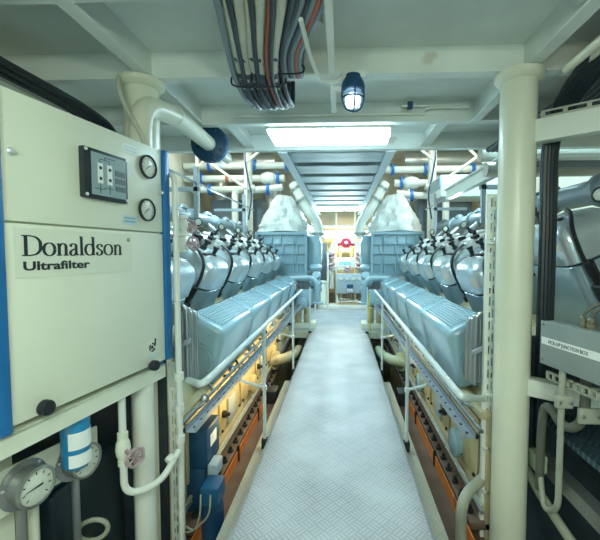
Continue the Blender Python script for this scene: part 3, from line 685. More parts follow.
dk = thing('bilge_tank', 'steel tank coloured near black for the shade under the cabinet', 'tank', (-1.2, 2.2, -1.05))
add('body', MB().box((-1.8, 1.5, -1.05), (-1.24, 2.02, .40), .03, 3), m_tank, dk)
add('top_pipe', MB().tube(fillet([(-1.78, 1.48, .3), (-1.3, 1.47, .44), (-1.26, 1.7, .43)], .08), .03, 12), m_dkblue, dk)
add('lifting_ring', MB().tube([(-1.13 + .06 * cos(a * pi / 10), 1.6 + .02 * cos(a * pi / 10), .18 + .05 * sin(a * pi / 10)) for a in range(20)], .011, 8, True), m_conduit, None, 'pale hose ring in the dark corner below the gauges', 'hose')

# ------------------------------------------------------------------ handrails
for s, w in ((-1, 'left'), (1, 'right')):
    X = s * .575
    t = thing('handrail', f'pale blue pipe handrail along the {w} edge of the walkway', 'handrail', (X, 3.5, -.1))
    end = (s * .80, 1.93, .79) if s < 0 else (.915, 2.20, .60)
    mid = (X, 1.56, .905) if s < 0 else (X - .02, 1.52, .885)
    add('top_rail', MB().tube(fillet([(X, 5.65, .90), mid, end], .10, 7), .0175, 14), m_rail, t)
    for y in (2.85, 4.6):
        add('post', MB().cyl((X, y, -.09), (X, y, .89), .0135, 12), m_rail, t)
        add('collar', MB().lathe([(.0135, 0), (.021, .004), (.021, .036), (.0135, .04)], (X, y, .38), (0, 0, 1), 12), m_rail, t)
        add('foot', MB().box((X - .024, y - .025, -.10), (X + .024, y + .025, -.02), .004), m_black, t, label='black post foot')
        add('arm', MB().tube([(X, y, .40), (s * .80, y, .46)], .012, 10), m_rail, t)
    # slotted channel carried by the arms
    ch = thing('cable_channel', f'steel slotted cable channel slung beneath the {w} handrail', 'channel', (s * .70, 4, .44))
    ya, yb = 1.97, 6.6
    pa = V((s * (.78 if s < 0 else .73), ya, .47)); pb = V((s * .66, yb, .50)); dv = (pb - pa).normalized(); sd = V((dv.y, -dv.x, 0)) * s
    L = (pb - pa).length
    cmb = MB()
    def q(d, o, z): return pa + dv * d + sd * o + V((0, 0, z))
    w_ = .055
    cmb.hexa([q(0, 0, 0), q(L, 0, 0), q(L, .004, 0), q(0, .004, 0), q(0, 0, .035), q(L, 0, .035), q(L, .004, .035), q(0, .004, .035)])
    cmb.hexa([q(0, w_, 0), q(L, w_, 0), q(L, w_ + .004, 0), q(0, w_ + .004, 0), q(0, w_, .035), q(L, w_, .035), q(L, w_ + .004, .035), q(0, w_ + .004, .035)])
    cmb.hexa([q(0, 0, 0), q(L, 0, 0), q(L, w_, 0), q(0, w_, 0), q(0, 0, .003), q(L, 0, .003), q(L, w_, .003), q(0, w_, .003)])
    base = add('channel', cmb, m_zinc, ch)
    first = None
    for k in range(46):
        d = .06 + k * .1
        if d > L - .05: break
        if first is None: first = add('slot', MB().box((-.012, -.009, -.002), (.012, .009, .0015), .0, M=Matrix.Translation(q(d, w_ / 2, .004)) @ Matrix.Rotation(0, 4, 'Z')), m_hole, ch); d0 = d
        else:
            c = dup(first); c.location = first.location + dv * (d - d0)
    add('bundle_cable', MB().tube([q(.02, .075, .0), q(L, .075, .02)], .014, 8), m_cable, ch)
    add('bundle_cable', MB().tube([q(.02, .10, .03), q(L, .10, .04)], .012, 8), m_steel, ch)

# ------------------------------------------------------------------ engines
def engine(s, w, ystart, units):
    M = Matrix.Diagonal((s, 1, 1, 1))
    t = thing('marine_engine', f'long grey blue marine diesel engine on the {w} of the walkway', 'engine', (s * 1.9, 4.5, -1.05))
    def B(): return MB(M)
    # crankcase
    add('crankcase', B().prism([(.95, ystart, -1.05), (.95, ystart, .46), (1.05, ystart, .60), (1.35, ystart, 1.0), (2.6, ystart, 1.0), (2.95, ystart, .6), (2.95, ystart, -1.05)], (0, 7.2 - ystart, 0)), m_block, t)
    add('end_shade', B().box((.99, ystart - .03, -1.05), (2.96, ystart - .001, 1.0), .01), m_bilge, t, label='dark end sheet standing in for shade')  # dark sheet over the block end, its colour stands in for shade
    add('top_flange', B().box((.90, ystart, .47), (.97, 7.15, .52), .006), m_block, t)
    add('foot_flange', B().box((.85, ystart, -.235), (.98, 6.9, -.19), .006), m_rust, t)
    add('oil_pipe', B().tube([(.925, ystart, -.12), (.925, 6.8, -.12)], .013, 8), m_steel, t)
    add('oil_pipe', B().tube([(.925, ystart, -.085), (.925, 6.8, -.085)], .013, 8), m_conduit, t)
    n0 = None
    for k in range(34):
        y = ystart + .1 + k * .15
        if y > 6.8: break
        for x in ((.885,) if k % 2 else (.885, )):
            if n0 is None: n0 = add('bolt', B().lathe([(.024, 0), (.024, .02), (.012, .022), (.012, .05), (0, .052)], (x, y, -.19), (0, 0, 1), 6), m_black, t, label='black bolt'); y_0 = y
            else: dup(n0, n0.location + V((0, y - y_0, 0)), t)
    # crankcase doors with rims and bolts
    y = ystart + .12; k = 0
    while y < 6.6:
        d = add('crankcase_door', B().box((.93, y, .0), (.95, y + .56, .42), .012, 2), m_block, t)
        for yy in (y + .03, y + .28, y + .53):
            for z in (.03, .39): add('bolt', B().disc((.93, yy, z), (-1, 0, 0), .013, .014, 6, .003), m_black, d)
        if k % 2 == 0:
            c = add('relief_valve', B().disc((.95, y + .36, .07), (-1, 0, 0), .10, .07, 26, .012), m_cover if s > 0 else m_block, t)
        else:
            c = add('inspection_cover', B().box((.905, y + .16, .02), (.935, y + .36, .25), .02, 2), m_panelgrey, t)
            add('sensor', B().lathe([(.03, 0), (.03, .03), (.015, .035), (.015, .06)], (.93, y + .06, .16), (-1, 0, 0), 12), m_black, t)
        y += .62; k += 1
    # piping clutter under the covers
    for k in range(8):
        y = max(ystart, 2.0) + .1 + k * .62
        add('fuel_pipe', B().tube(fillet([(.93, y, .50), (.86, y + .05, .50), (.86, y + .3, .52), (.92, y + .34, .56)], .04, 4), .011, 8), m_black if k % 2 else m_steel, t)
        add('fitting', B().lathe([(.018, 0), (.03, .004), (.03, .03), (.018, .05)], (.87, y + .16, .49), (0, 0, 1), 8), m_steel, t)
    # rounded ribbed covers
    ti = radians(24)
    for k in range(5):
        y0 = 2.55 + .92 * k; y1 = y0 + .905
        P = [(.80, .935), (1.08, 1.065), (1.25, .66), (.885, .50)]
        cvm = B().prism([(x, y0, z) for x, z in P], (0, y1 - y0, 0), .055, 4)
        cv = add('pump_cover', cvm, m_cover, t)
        rb = None
        ux, uz = (1.08 - .80) / .309, (1.065 - .935) / .309
        for r in range(9):
            a = .055 + r * .025
            c = V((.80 + ux * a, 0, .935 + uz * a))
            if rb is None: rb = add('rib', B().tube([(c.x, y0 + .08, c.z), (c.x, y1 - .08, c.z)], .0085, 6), m_cover, cv); r0 = c.copy()
            else: dup(rb, rb.location + V((s * (c.x - r0.x), 0, c.z - r0.z)), cv)
        if k < 4: add('clamp_band', B().prism([(.815, y1 - .0, .915), (1.07, y1, 1.045), (1.235, y1, .67), (.9, y1, .515)], (0, .015, 0)), m_engine, t)
    add('end_plate', B().lathe([(.15, 0), (.15, .02), (.13, .024), (.12, .01), (.02, .01)], (1.03, 2.555, .70), (0, -1, 0), 26), m_engine, t)
    # cylinder units
    up = V((-sin(ti), 0, cos(ti))); out = V((cos(ti), 0, sin(ti)))
    def unit_at(y, dx=0, dz=0):
        o = V((1.185 + dx, y, 1.14 + dz))
        F = M @ Matrix(((out.x, 0, up.x, o.x), (0, 1, 0, o.y), (out.z, 0, up.z, o.z), (0, 0, 0, 1)))
        F = F @ Matrix.Diagonal((.62, 1.2, .88, 1) if dz else (1.05, 1.2, .98, 1))
        u = add('cylinder_unit', MB(F).loft(.0, .58, -.215, .215, .09, [(-.55, .03), (-.50, .0), (-.10, .0), (-.02, .0), (-.014, .006)]), m_body, t)
        add('cylinder_cap', MB(F).loft(-.01, .60, -.225, .225, .10, [(.0, .008), (.008, .0), (.15, .0), (.205, .012), (.25, .04), (.28, .085), (.29, .14)]), m_silver, u, label='silver rounded cap')
        add('seal', MB(F).loft(.006, .58, -.21, .21, .09, [(-.02, 0), (.004, 0)]), m_black, u)
        add('bracket', MB(F).box((.16, -.12, .282), (.21, .08, .30), .006), m_black, u)
        add('plug', MB(F).lathe([(.03, 0), (.03, .03), (.018, .035), (.018, .08), (.026, .085), (.026, .11)], (.16, .04, .27), (0, 0, 1), 10), m_black, u)
        add('plug', MB(F).lathe([(.026, 0), (.026, .03), (.014, .035), (.014, .07), (0, .07)], (.30, -.08, .27), (0, 0, 1), 10), m_steel, u)
        add('hose', MB(F).tube(fillet([(.34, -.05, .33), (.22, -.18, .325), (.09, -.25, .25), (.07, -.255, .05), (.1, -.26, -.12)], .09, 6), .014, 10), m_black, u)
        add('hose_sleeve', MB(F).lathe([(.02, 0), (.034, .01), (.034, .11), (.028, .12), (.028, .17), (.05, .18), (.05, .44)], (.09, -.262, .02), (.12, .0, -1), 12), m_black, u)
        if dz: return u
        add('rocker_cover', MB(F).box((.34, -.17, .18), (.62, .13, .36), .06, 4), m_bright, u)
        add('fitting', MB(F).lathe([(.03, 0), (.03, .05), (.02, .05), (.02, .09), (.035, .09), (.035, .12)], (.33, .16, .27), (-.2, .1, 1), 10), m_dark, u)
        add('injector', MB(F).lathe([(.03, 0), (.03, .03), (.02, .035), (.02, .09), (.03, .095), (.03, .10)], (.48, -.06, .33), (.15, 0, 1), 10), m_dark, u)
        add('valve_block', MB(F).box((.48, .0, .22), (.64, .20, .39), .03, 3), m_bright, u)
        add('spring', MB(F).lathe([(.025, 0), (.025, .07), (.014, .075), (.014, .11)], (.54, .1, .37), (-.3, 0, 1), 8), m_dark, u)
        add('clip', MB(F).box((.42, -.18, .35), (.48, -.08, .385), .006), m_dark, u)
        return u
    for k, y in enumerate(units): unit_at(y, *((.18, .275) if s > 0 and k == 0 else (0, 0)))
    # exhaust manifold
    mx, mz = 1.95, 1.95
    y0 = units[0] - .35
    add('exhaust_manifold', B().tube([(mx, y0, mz), (mx, 6.9, mz)], .095, 22), m_mani, t)
    for y in units:
        yc = y + .32
        add('manifold_flange', B().disc((mx, yc, mz), (0, 1, 0), .125, .05, 20), m_mani, t)
        add('manifold_boss', B().lathe([(.06, 0), (.075, .02), (.055, .05), (.03, .07)], (mx, yc - .18, mz + .08), (0, 0, 1), 12), m_mani, t)
        add('branch_pipe', B().tube(fillet([(1.62, y, 1.62), (1.8, y, 1.80), (1.93, y, 1.90)], .05, 4), .05, 12), m_steel, t)
        g = add('thermometer', B().lathe([(.02, 0), (.02, .03), (.046, .035), (.05, .05), (.05, .065), (.042, .068), (.04, .06), (0, .06)], (1.74, y + .05, 1.86), (-.75, -.6, .1), 18), m_dark, t)
        add('dial', B().disc(V((1.74, y + .05, 1.86)) + V((-.75, -.6, .1)).normalized() * .061, (-.75, -.6, .1), .039, .002, 16, .0005), m_dial, g)
        add('starting_valve', B().lathe([(.04, 0), (.045, .05), (.03, .06), (.03, .1), (.05, .11), (.05, .14), (.02, .15)], (1.62, y - .25, 1.56), (-.3, 0, 1), 12), m_black, t)
        add('pipe_run', B().tube(smoothpath([(1.72, y - .36, 1.62), (1.66, y - .2, 1.70), (1.7, y + .05, 1.72), (1.72, y + .36, 1.66)], 4), .014, 8), m_cable, t)
    # charge air cooler casing with raised ribs
    X0, X1, Y0, Za, Zb = .66, 1.68, 7.3, 1.02, 1.90
    cc = add('air_cooler', B().box((X0, Y0, Za), (X1, Y0 + .9, Zb), .012), m_engine, t)
    fr = B()
    fr.box((X0 - .02, Y0 - .05, Zb - .05), (X1 + .02, Y0, Zb + .01)).box((X0 - .02, Y0 - .05, Za), (X1 + .02, Y0, Za + .05)).box((X0 - .02, Y0 - .05, Za + .05), (X0 + .03, Y0, Zb - .05)).box((X1 - .03, Y0 - .05, Za + .05), (X1 + .02, Y0, Zb - .05))
    add('frame', fr, m_engine, cc)
    for k in range(1, 4): add('rib', B().box((X0 + .03, Y0 - .04, Za + .05 + k * .195), (X1 - .03, Y0, Za + .07 + k * .195)), m_cover, cc)
    for r in range(4):
        for k, xo in enumerate((.16, .25, .46, .64, .83)):
            xx = X0 + xo + (.05 if r % 2 and k != 1 else 0)
            add('rib', B().box((xx, Y0 - .04, Za + .05 + r * .195), (xx + .018, Y0, Za + .245 + r * .195)), m_cover, cc)
    # turbocharger side casing
    def E(): return MB(Matrix.Translation((.085 if s > 0 else 0, 0, 0)) @ M)
    tb = add('turbocharger', E().prism([(.40, 7.45, 1.22), (.37, 7.45, 1.35), (.37, 7.45, 1.72), (.43, 7.45, 1.84), (.65, 7.45, 1.84), (.65, 7.45, 1.22)], (0, .65, 0), .035, 3), m_cover, t, label='smooth pale blue turbocharger casing')
    add('casing_rim', E().box((.635, 7.40, 1.2), (.665, 7.46, 1.86)), m_engine, tb)
    add('volute', E().lathe([(.10, 0), (.15, .03), (.16, .08), (.13, .13), (.08, .15)], (.50, 7.45, 1.1), (0, 0, 1), 20), m_engine, t)
    for k, (x, z, r) in enumerate(((.45, .98, .09), (.40, .86, .06), (.52, .86, .08), (.42, .74, .085))):
        add('pump_body', E().lathe([(r * .7, 0), (r, .02), (r, .1), (r * .8, .12)], (x, 7.3, z), (0, -1 if k % 2 else -.4, .3), 14), m_engine, t)
    add('water_pipe', E().tube(fillet([(.98, 7.05, .98), (.52, 7.0, .99), (.42, 7.0, .88), (.40, 7.02, .5)], .14, 8), .055, 16), m_engine, t)
    add('pipe_flange', E().disc((.40, 7.02, .48), (0, 0, 1), .10, .04, 18), m_engine, t)
    add('pump_body', E().box((.50, 7.0, .45), (.85, 7.3, .75), .05, 3), m_engine, t)
    add('pump_body', E().lathe([(.12, 0), (.12, .3), (.08, .33)], (.72, 7.2, .5), (0, -1, 0), 18), m_engine, t)
    for k in range(3): add('oil_filter', B().lathe([(.06, 0), (.065, .02), (.065, .28), (.04, .31)], (.62 + .17 * k, 7.0, .12), (0, 0, 1), 16), m_block, t)
    add('support_foot', B().box((.45, 6.95, .0), (1.4, 7.3, .12), .01), m_cream, t)
    return t
engine(-1, 'left', 2.08, [2.63 + .85 * k for k in range(6)])
engine(1, 'right', 2.2, [2.37 + .85 * k for k in range(6)])

# insulation blankets on the coolers
for s, w in ((-1, 'left'), (1, 'right')):
    bm_ = MB(Matrix.Diagonal((s, 1, 1, 1))); nU, nV = 44, 16; rows = []
    for j in range(nV + 1):
        h = j / nV; row = []
        hw = .54 * (1 - .72 * h ** 1.2) + .02; hd = .44 * (1 - .5 * h); cx = 1.17 + .0 * h; cy = 7.75
        for i in range(nU):
            a = 2 * pi * i / nU; ca, sa = cos(a), sin(a)
            f = (abs(ca) ** 3.2 + abs(sa) ** 3.2) ** (-1 / 3.2)
            wv = 1 + .07 * sin(5 * a + 3 * h + s) * (1 - h) + .055 * sin(9 * a - 6 * h) + .035 * sin(17 * a + 9 * h) + .045 * random.uniform(-1, 1)
            row.append(bm_.v((cx + ca * f * hw * wv, cy + sa * f * hd * wv, 1.915 + .76 * h + .02 * sin(3 * a + 5 * h))))
        rows.append(row)
    for j in range(nV):
        for i in range(nU): bm_.face((rows[j][i], rows[j][(i + 1) % nU], rows[j + 1][(i + 1) % nU], rows[j + 1][i]))
    bm_.face(rows[0][::-1])
    top = bm_.v((1.17, 7.75, 2.72))
    for i in range(nU): bm_.face((rows[-1][i], rows[-1][(i + 1) % nU], top))
    add('insulation_blanket', bm_, m_blanket, None, f'crumpled pale insulation blanket over the {w} engine air cooler', 'blanket', sharp=42)
    # exhaust bend
    e = thing('exhaust_pipe', f'white exhaust pipe bending down into the {w} turbocharger', 'pipe', (s * .45, 7.6, 1.9))
    pts = smoothpath([(s * .98, 7.7, 2.95), (s * .80, 7.65, 2.62), (s * .62, 7.6, 2.33), (s * .48, 7.6, 2.15), (s * .43, 7.6, 1.98), (s * .43, 7.6, 1.82)], 6)
    add('pipe', MB().tube(pts, .095, 18), m_white, e)
    for p, d in (((s * .43, 7.6, 1.86), (0, 0, 1)), ((s * .80, 7.65, 2.62), (-s * .5, 0, -.75)), ((s * .93, 7.69, 2.86), (-s * .5, 0, -.9))):
        add('flange', MB().disc(p, d, .135, .05, 20), m_steel, e)

# orange guard strips with black clamps
for s, w in ((-1, 'left'), (1, 'right')):
    t = thing('guard_strip', f'orange metal guard strip along the {w} engine foot', 'guard', (s * .84, 3, -.3))
    for k in range(5):
        y = .75 + .75 * k
        if s < 0 and y < 1.4: continue
        add('panel', MB().box((s * .835, y, -.30), (s * .842, y + .72, -.205)), m_orange, t)
        add('clamp', MB().box((s * .825, y + .725, -.31), (s * .845, y + .745, -.165)), m_black, t, label='black clamp')
# a few things in the far channel
for s, w in ((-1, 'left'), (1, 'right')):
    add('black_box', MB().box((s * .72, 4.15, -.30), (s * .84, 4.35, -.15), .008), m_black, None, f'small black box at the far end of the {w} channel', 'box')
    p = thing('bilge_pipe', ('cream flanged pipe in the dark gap beyond the left channel' if s < 0 else 'olive green elbow pipe in the dark gap beyond the right channel'), 'pipe', (s * .8, 5.2, -.5))
    add('pipe', MB().tube(fillet([(s * .95, 4.9, -.02), (s * .78, 5.0, -.02), (s * .70, 5.5, -.10), (s * .72, 6.4, -.25)], .16, 7), .075, 18), m_block if s < 0 else m_green, p)
    add('flange', MB().disc((s * .86, 4.95, -.02), (s, .5, 0), .13, .035, 20), m_block if s < 0 else m_green, p)
    add('bilge_pipe', MB().tube([(s * .58, 6.3, -.45), (s * 1.5, 6.3, -.45)], .025, 10), m_green, None, f'thin cross pipe in the dark under the {w} cross plate', 'pipe')
    add('support_column', MB().box((s * .95, 6.6, -1.05), (s * 1.02, 6.7, -.12)), m_green, None, f'square steel column under the {w} cross plate edge', 'column')
    add('bilge_tank', MB().lathe([(.2, 0), (.22, .03), (.22, .7), (.15, .78)], (s * .62, 7.3, -1.05), (0, 0, 1), 20), m_jbox, None, f'dim round tank under the {w} cross plate', 'tank')

# ------------------------------------------------------------------ far end
add('plinth', MB().box((-.45, 9.35, 0), (.72, 9.9, .10), .006), m_white, None, 'white painted plinth under the far control panel', 'plinth')
cp = thing('control_panel', 'grey control panel with four small gauges at the far end', 'control panel', (.28, 9.4, .1))
add('cabinet', MB().box((-.08, 9.38, .42), (.72, 9.6, .93), .008), m_panelgrey, cp)
for k in range(4):
    g = add('gauge', MB().disc((.04 + .165 * k, 9.38, .80), (0, -1, 0), .055, .02, 18), m_zinc, cp)
    add('dial', MB().disc((.04 + .165 * k, 9.36, .80), (0, -1, 0), .044, .004, 16, .001), m_dial, g)
sw = add('switch_block', MB().box((.20, 9.34, .46), (.36, 9.38, .66), .006), m_dkblue, cp)
for k in range(3): add('switch', MB().box((.205 + .052 * k, 9.32, .46), (.245 + .052 * k, 9.34, .55), .003), m_lbl, sw)
for x in (-.05, .69): add('leg', MB().box((x - .02, 9.42, .1), (x + .02, 9.46, .42)), m_white, cp)
for k in range(6): add('underpipe', MB().tube(fillet([(-.02 + .11 * k, 9.5, .42), (-.02 + .11 * k, 9.5, .28 - .02 * k), (.08 + .1 * k, 9.48, .24)], .04, 4), .02, 8), (m_brass, m_steel, m_conduit, m_steel, m_white, m_brass)[k], cp)
add('underpipe', MB().tube([(-.06, 9.42, .2), (.7, 9.42, .2)], .018, 8), m_white, cp)
sg = thing('sign_board', 'white sign with teal characters above the far control panel', 'sign', (.1, 9.55, 1.0))
add('board', MB().box((-.12, 9.53, 1.09), (.42, 9.56, 1.36), .004), m_lbl, sg)
for k in range(5):
    x = .0 + .062 * k
    add('character', MB().box((x, 9.525, 1.21), (x + .046, 9.53, 1.235)), m_teal, sg)
    add('character', MB().box((x, 9.525, 1.16), (x + .018, 9.53, 1.20)), m_teal, sg)
    add('character', MB().box((x + .03, 9.525, 1.16), (x + .046, 9.53, 1.20)), m_teal, sg)
add('bracket', MB().box((-.1, 9.56, 1.0), (-.06, 9.6, 1.36)), m_white, sg)
fv = thing('valve_manifold', 'white bent pipe manifold with a red valve at the far end', 'pipe', (.15, 9.8, 1.0))
for sx in (-1, 1):
    add('bend', MB().tube(fillet([(.16, 9.75, 1.78), (.16 + sx * .33, 9.75, 1.76), (.16 + sx * .36, 9.75, 1.45), (.16 + sx * .36, 9.75, .5)], .14, 7), .07, 16), m_white, fv)
    for z in (1.5, 1.22): add('flange', MB().disc((.16 + sx * .36, 9.75, z), (0, 0, 1), .12, .04, 18), m_white, fv)
    for z in (1.32, 1.05): add('valve', MB().lathe([(.09, 0), (.13, .02), (.13, .05), (.07, .09), (.13, .13), (.13, .16), (.09, .18)], (.16 + sx * .36, 9.66, z), (sx * .2, -.2, 1), 14), m_pink, fv)
add('red_valve', MB().lathe([(.12, 0), (.14, .02), (.14, .06), (.1, .09), (.13, .12), (.13, .16)], (.18, 9.72, 1.74), (0, -1, 0), 20), m_red, fv, label='red valve body')
add('red_flange', MB().box((-.06, 9.7, 1.66), (.42, 9.74, 1.82), .01), m_red, fv, label='red flange')
add('hub', MB().ball((.18, 9.54, 1.74), .05), m_lbl, fv)
add('pipe', MB().tube(fillet([(-.25, 9.6, .9), (-.25, 9.6, 1.04), (.3, 9.6, 1.04)], .05), .035, 10), m_white, fv)
add('valve', MB().lathe([(.08, 0), (.11, .03), (.11, .07), (.06, .1), (.1, .14), (.05, .2)], (.22, 9.62, .98), (0, -.3, 1), 14), m_pink, fv)
add('post', MB().cyl((-.30, 9.35, 0), (-.30, 9.35, 1.5), .028, 12), m_white, None, 'thin white post left of the far control panel', 'post')
add('post', MB().cyl((-.62, 9.3, 0), (-.62, 9.3, 2.1), .026, 12), m_white, None, 'tall white post before the grey cabinet at far left', 'post')
t = thing('water_filter', 'pale upright filter cylinder left of the far control panel', 'filter', (-.45, 9.45, 0))
add('body', MB().lathe([(.11, 0), (.13, .02), (.13, .62), (.1, .66), (.06, .68)], (-.45, 9.5, .0), (0, 0, 1), 18), m_cream, t)
add('cap', MB().lathe([(.13, 0), (.14, .02), (.14, .06), (.1, .08)], (-.45, 9.5, .66), (0, 0, 1), 18), m_white, t)
add('grey_cabinet', MB().box((-1.1, 9.6, 0), (-.60, 10.1, 1.75), .01), m_greywall, None, 'tall dark grey cabinet at the far left behind the post', 'cabinet')
add('grey_cabinet', MB().box((-.56, 9.9, 0), (-.34, 10.2, 1.75), .01), m_greywall, None, 'narrow grey cabinet between the two white posts', 'cabinet')
add('grey_cabinet', MB().box((.62, 9.75, 0), (1.1, 10.2, 1.7), .01), m_greywall, None, 'dark grey cabinet at the far right of the valve manifold', 'cabinet')
for k, z in enumerate((1.9, 2.05, 2.2)):
    add('cross_pipe', MB().tube([(-3.6, 9.9 + .1 * k, z), (3.6, 9.9 + .1 * k, z)], .045, 12), m_white, None, ('lowest', 'middle', 'top')[k] + ' white cross pipe above the far valve manifold', 'pipe')
for k, x in enumerate((-.8, -.1, .45, .95)):
    add('drop_pipe', MB().tube([(x, 10.25, -1.05), (x, 10.25, 4.2)], .035, 10), m_cream, None, ('leftmost', 'second from left', 'third from left', 'rightmost')[k] + ' cream drop pipe behind the far cross pipes', 'pipe')
t = thing('far_frame', 'cream slatted steel frame on the bulkhead behind the far manifold', 'frame', (0, 10.9, .2))
for k in range(7): add('slat', MB().box((-1.4, 10.5, .3 + .3 * k), (1.4, 10.6, .42 + .3 * k)), m_block, t)
for x in (-.9, -.02, .3, .9): add('upright', MB().box((x, 10.45, -1.05), (x + .08, 10.5, 2.3)), m_block, t)
for x, z, l in ((-.28, 2.0, 'warm lamp glowing behind the far cross pipes, left one'), (.55, 2.0, 'warm lamp glowing behind the far cross pipes, right one')):
    add('work_lamp', MB().box((x - .12, 11.1, z - .07), (x + .12, 11.2, z + .07), .02), m_warmlamp, None, l, 'lamp')
# ropes and small poles at the end of the walkway
for s, w in ((-1, 'left'), (1, 'right')):
    p = thing('stanchion', f'short thin stanchion at the far {w} corner of the walkway', 'stanchion', (s * .53, 6.62, 0))
    add('pole', MB().cyl((s * .53, 6.62, 0), (s * .53, 6.62, .85), .012, 10), m_rail, p)
    add('foot', MB().box((s * .53 - .03, 6.59, 0), (s * .53 + .03, 6.65, .03)), m_black, p)
add('rope', MB().tube(smoothpath([(.57, 6.62, .75), (.56, 6.6, .4), (.59, 6.6, .02)], 6), .012, 8), m_yellow, None, 'yellow rope hanging on the far right stanchion', 'rope')

# ------------------------------------------------------------------ pipe racks and ducts high on both sides
ZL = {-1: (3.48, 3.19, 2.94), 1: (3.36, 3.06, 2.78)}
nm = ('top', 'middle', 'bottom')
for s, w in ((-1, 'left'), (1, 'right')):
    for k, z in enumerate(ZL[s]):
        xa, xb = (1.05, 3.58) if k == 0 else (1.25, 3.58) if k == 1 else (1.45, 3.4)
        t = thing('service_pipe', f'{nm[k]} white service pipe with blue clamps high behind the {w} engine', 'pipe', (s * 2.4, 8.3, z))
        path = [(s * xa, 8.3, z), (s * xb, 8.3, z)]
        if k == 2: path = [(s * 1.3, 8.3, z + .05), (s * 1.75, 8.3, z), (s * 2.1, 8.3, z - .02), (s * 2.3, 8.3, z), (s * xb, 8.3, z)]
        add('pipe', MB().tube(path, .08, 14), m_white, t)
        for x in ((xa + .12, xa + .85, xa + 1.9) if k < 2 else (xa + .15, xa + 1.5)):
            add('clamp', MB().lathe([(.08, 0), (.135, .004), (.135, .06), (.08, .064)], (s * x, 8.3, z), (s, 0, 0), 18), m_clamp, t, label='blue clamp')
        if k == 1: add('valve', MB().lathe([(.08, 0), (.12, .05), (.15, .18), (.12, .3), (.08, .36)], (s * (xa + .2), 8.3, z), (s, 0, 0), 16), m_white, t)
        add('tape', MB().lathe([(.08, 0), (.083, .001), (.083, .08), (.08, .081)], (s * (xb - .9 - .15 * k), 8.3, z), (s, 0, 0), 14), m_lblblue if k != 1 else m_redcable, t)
    add('drop_pipe', MB().tube(fillet([(s * 2.05, 8.25, 4.2), (s * 2.05, 8.25, -1.05)], .1), .07, 14), m_white, None, f'white vertical pipe crossing the {w} service pipes', 'pipe')
    add('drop_pipe', MB().tube(fillet([(s * 1.9, 8.1, 2.94), (s * 2.35, 8.1, 2.9), (s * 2.35, 8.1, -1.05)], .15, 7), .075, 14), m_white, None, f'white elbow pipe turning down behind the {w} engine', 'pipe')
    add('duct', MB().tube([(s * 1.6, 9.2, 3.75), (s * 3.55, 9.2, 3.75)], .26, 22), m_duct, None, f'fat silver duct across the bulkhead high on the {w}', 'duct')
    for k, x in enumerate((1.75, 2.5, 3.1)):
        add('insulated_tank', MB().lathe([(.2, 0), (.22, .04), (.22, 4.4), (.18, 4.5)], (s * x, 9.4, -1.05), (0, 0, 1), 20), m_duct, None, ('inner', 'middle', 'outer')[k] + f' silver insulated cylinder behind the {w} service pipes', 'tank', f'silver cylinders behind the {w} pipes')
    add('dark_casing', MB().box((s * 1.85, 8.6, -1.05), (s * 3.1, 9.0, 2.75), .02), m_greywall, None, f'dark grey casing behind the {w} engine manifold', 'casing')
    t = thing('pipe_support', f'white bracket frame holding the service pipes on the {w}', 'support', (s * 2.4, 7.9, 2.3))
    add('upright', MB().box((s * 2.02, 7.9, 1.75), (s * 2.08, 7.96, 3.8)), m_white, t)
    add('upright', MB().box((s * 3.1, 7.9, 2.3), (s * 3.16, 7.96, 3.8)), m_white, t)
    add('brace', MB().tube([(s * 3.12, 7.9, 3.65), (s * 2.05, 7.9, 2.9)], .03, 8), m_cream, t)
    add('brace', MB().tube([(s * 2.05, 7.9, 3.45), (s * 1.6, 7.9, 3.8)], .03, 8), m_cream, t)
    add('brace', MB().tube([(s * 3.12, 7.9, 3.35), (s * 2.7, 7.9, 3.75)], .03, 8), m_cream, t)
    add('hanging_cable', MB().tube(smoothpath([(s * 2.0, 7.8, 3.9), (s * 2.03, 7.8, 3.5), (s * 1.97, 7.8, 3.1), (s * 1.9, 7.8, 2.7), (s * 1.97, 7.8, 2.2)], 6), .018, 8), m_dkblue, None, f'dark cable hanging down the {w} pipe support', 'cable')
    add('wall_rail', MB().box((s * 1.5, 10.9, 2.9), (s * 3.58, 11.1, 3.05)), m_cream, None, f'cream rail across the bulkhead behind the {w} engine', 'rail')
    # walkway lattice above manifold
    g = thing('pipe_gantry', f'thin grey gantry frame above the {w} engine manifold', 'gantry', (s * 1.9, 5, 1.9))
    for y in (4.4, 6.6):
        add('upright', MB().box((s * 1.72, y, 1.85), (s * 1.77, y + .05, 2.55)), m_zinc, g)
        add('crossbar', MB().box((s * 1.70, y, 2.25), (s * 2.3, y + .05, 2.30)), m_zinc, g)
    add('rail', MB().tube([(s * 1.75, 3.4, 2.36), (s * 1.75, 7.4, 2.36)], .014, 8), m_zinc, g)
add('longitudinal_beam', MB().box((1.64, 3.3, 2.30), (1.72, 5.6, 2.44)).box((1.60, 3.3, 2.43), (1.76, 5.6, 2.445)), m_white, None, 'white longitudinal steel beam left of the right pillar', 'beam')
t = thing('ventilation_box', 'white ventilation box hanging behind the longitudinal beam at right', 'ventilation box', (2.2, 6.5, 2.5))
add('box', MB().box((1.75, 6.3, 2.45), (3.0, 7.0, 2.82), .012), m_white, t); add('hatch', MB().box((1.76, 6.28, 2.6), (1.72, 6.95, 2.78), .01), m_panelgrey, t)
for k, z in enumerate((2.33, 2.52)):
    add('duct', MB().tube([(1.5, 3.75 + .15 * k, z), (3.5, 3.75 + .15 * k, z)], .075, 18), m_duct, None, ('lower', 'upper')[k] + ' silver duct crossing right of the right pillar', 'duct')
t = thing('manifold_bracket', 'grey steel angle bracket carrying a rail over the near right manifold', 'bracket', (1.6, 2.6, 1.9))
add('upright', MB().box((1.52, 2.62, 1.86), (1.57, 2.67, 2.12)), m_zinc, t)
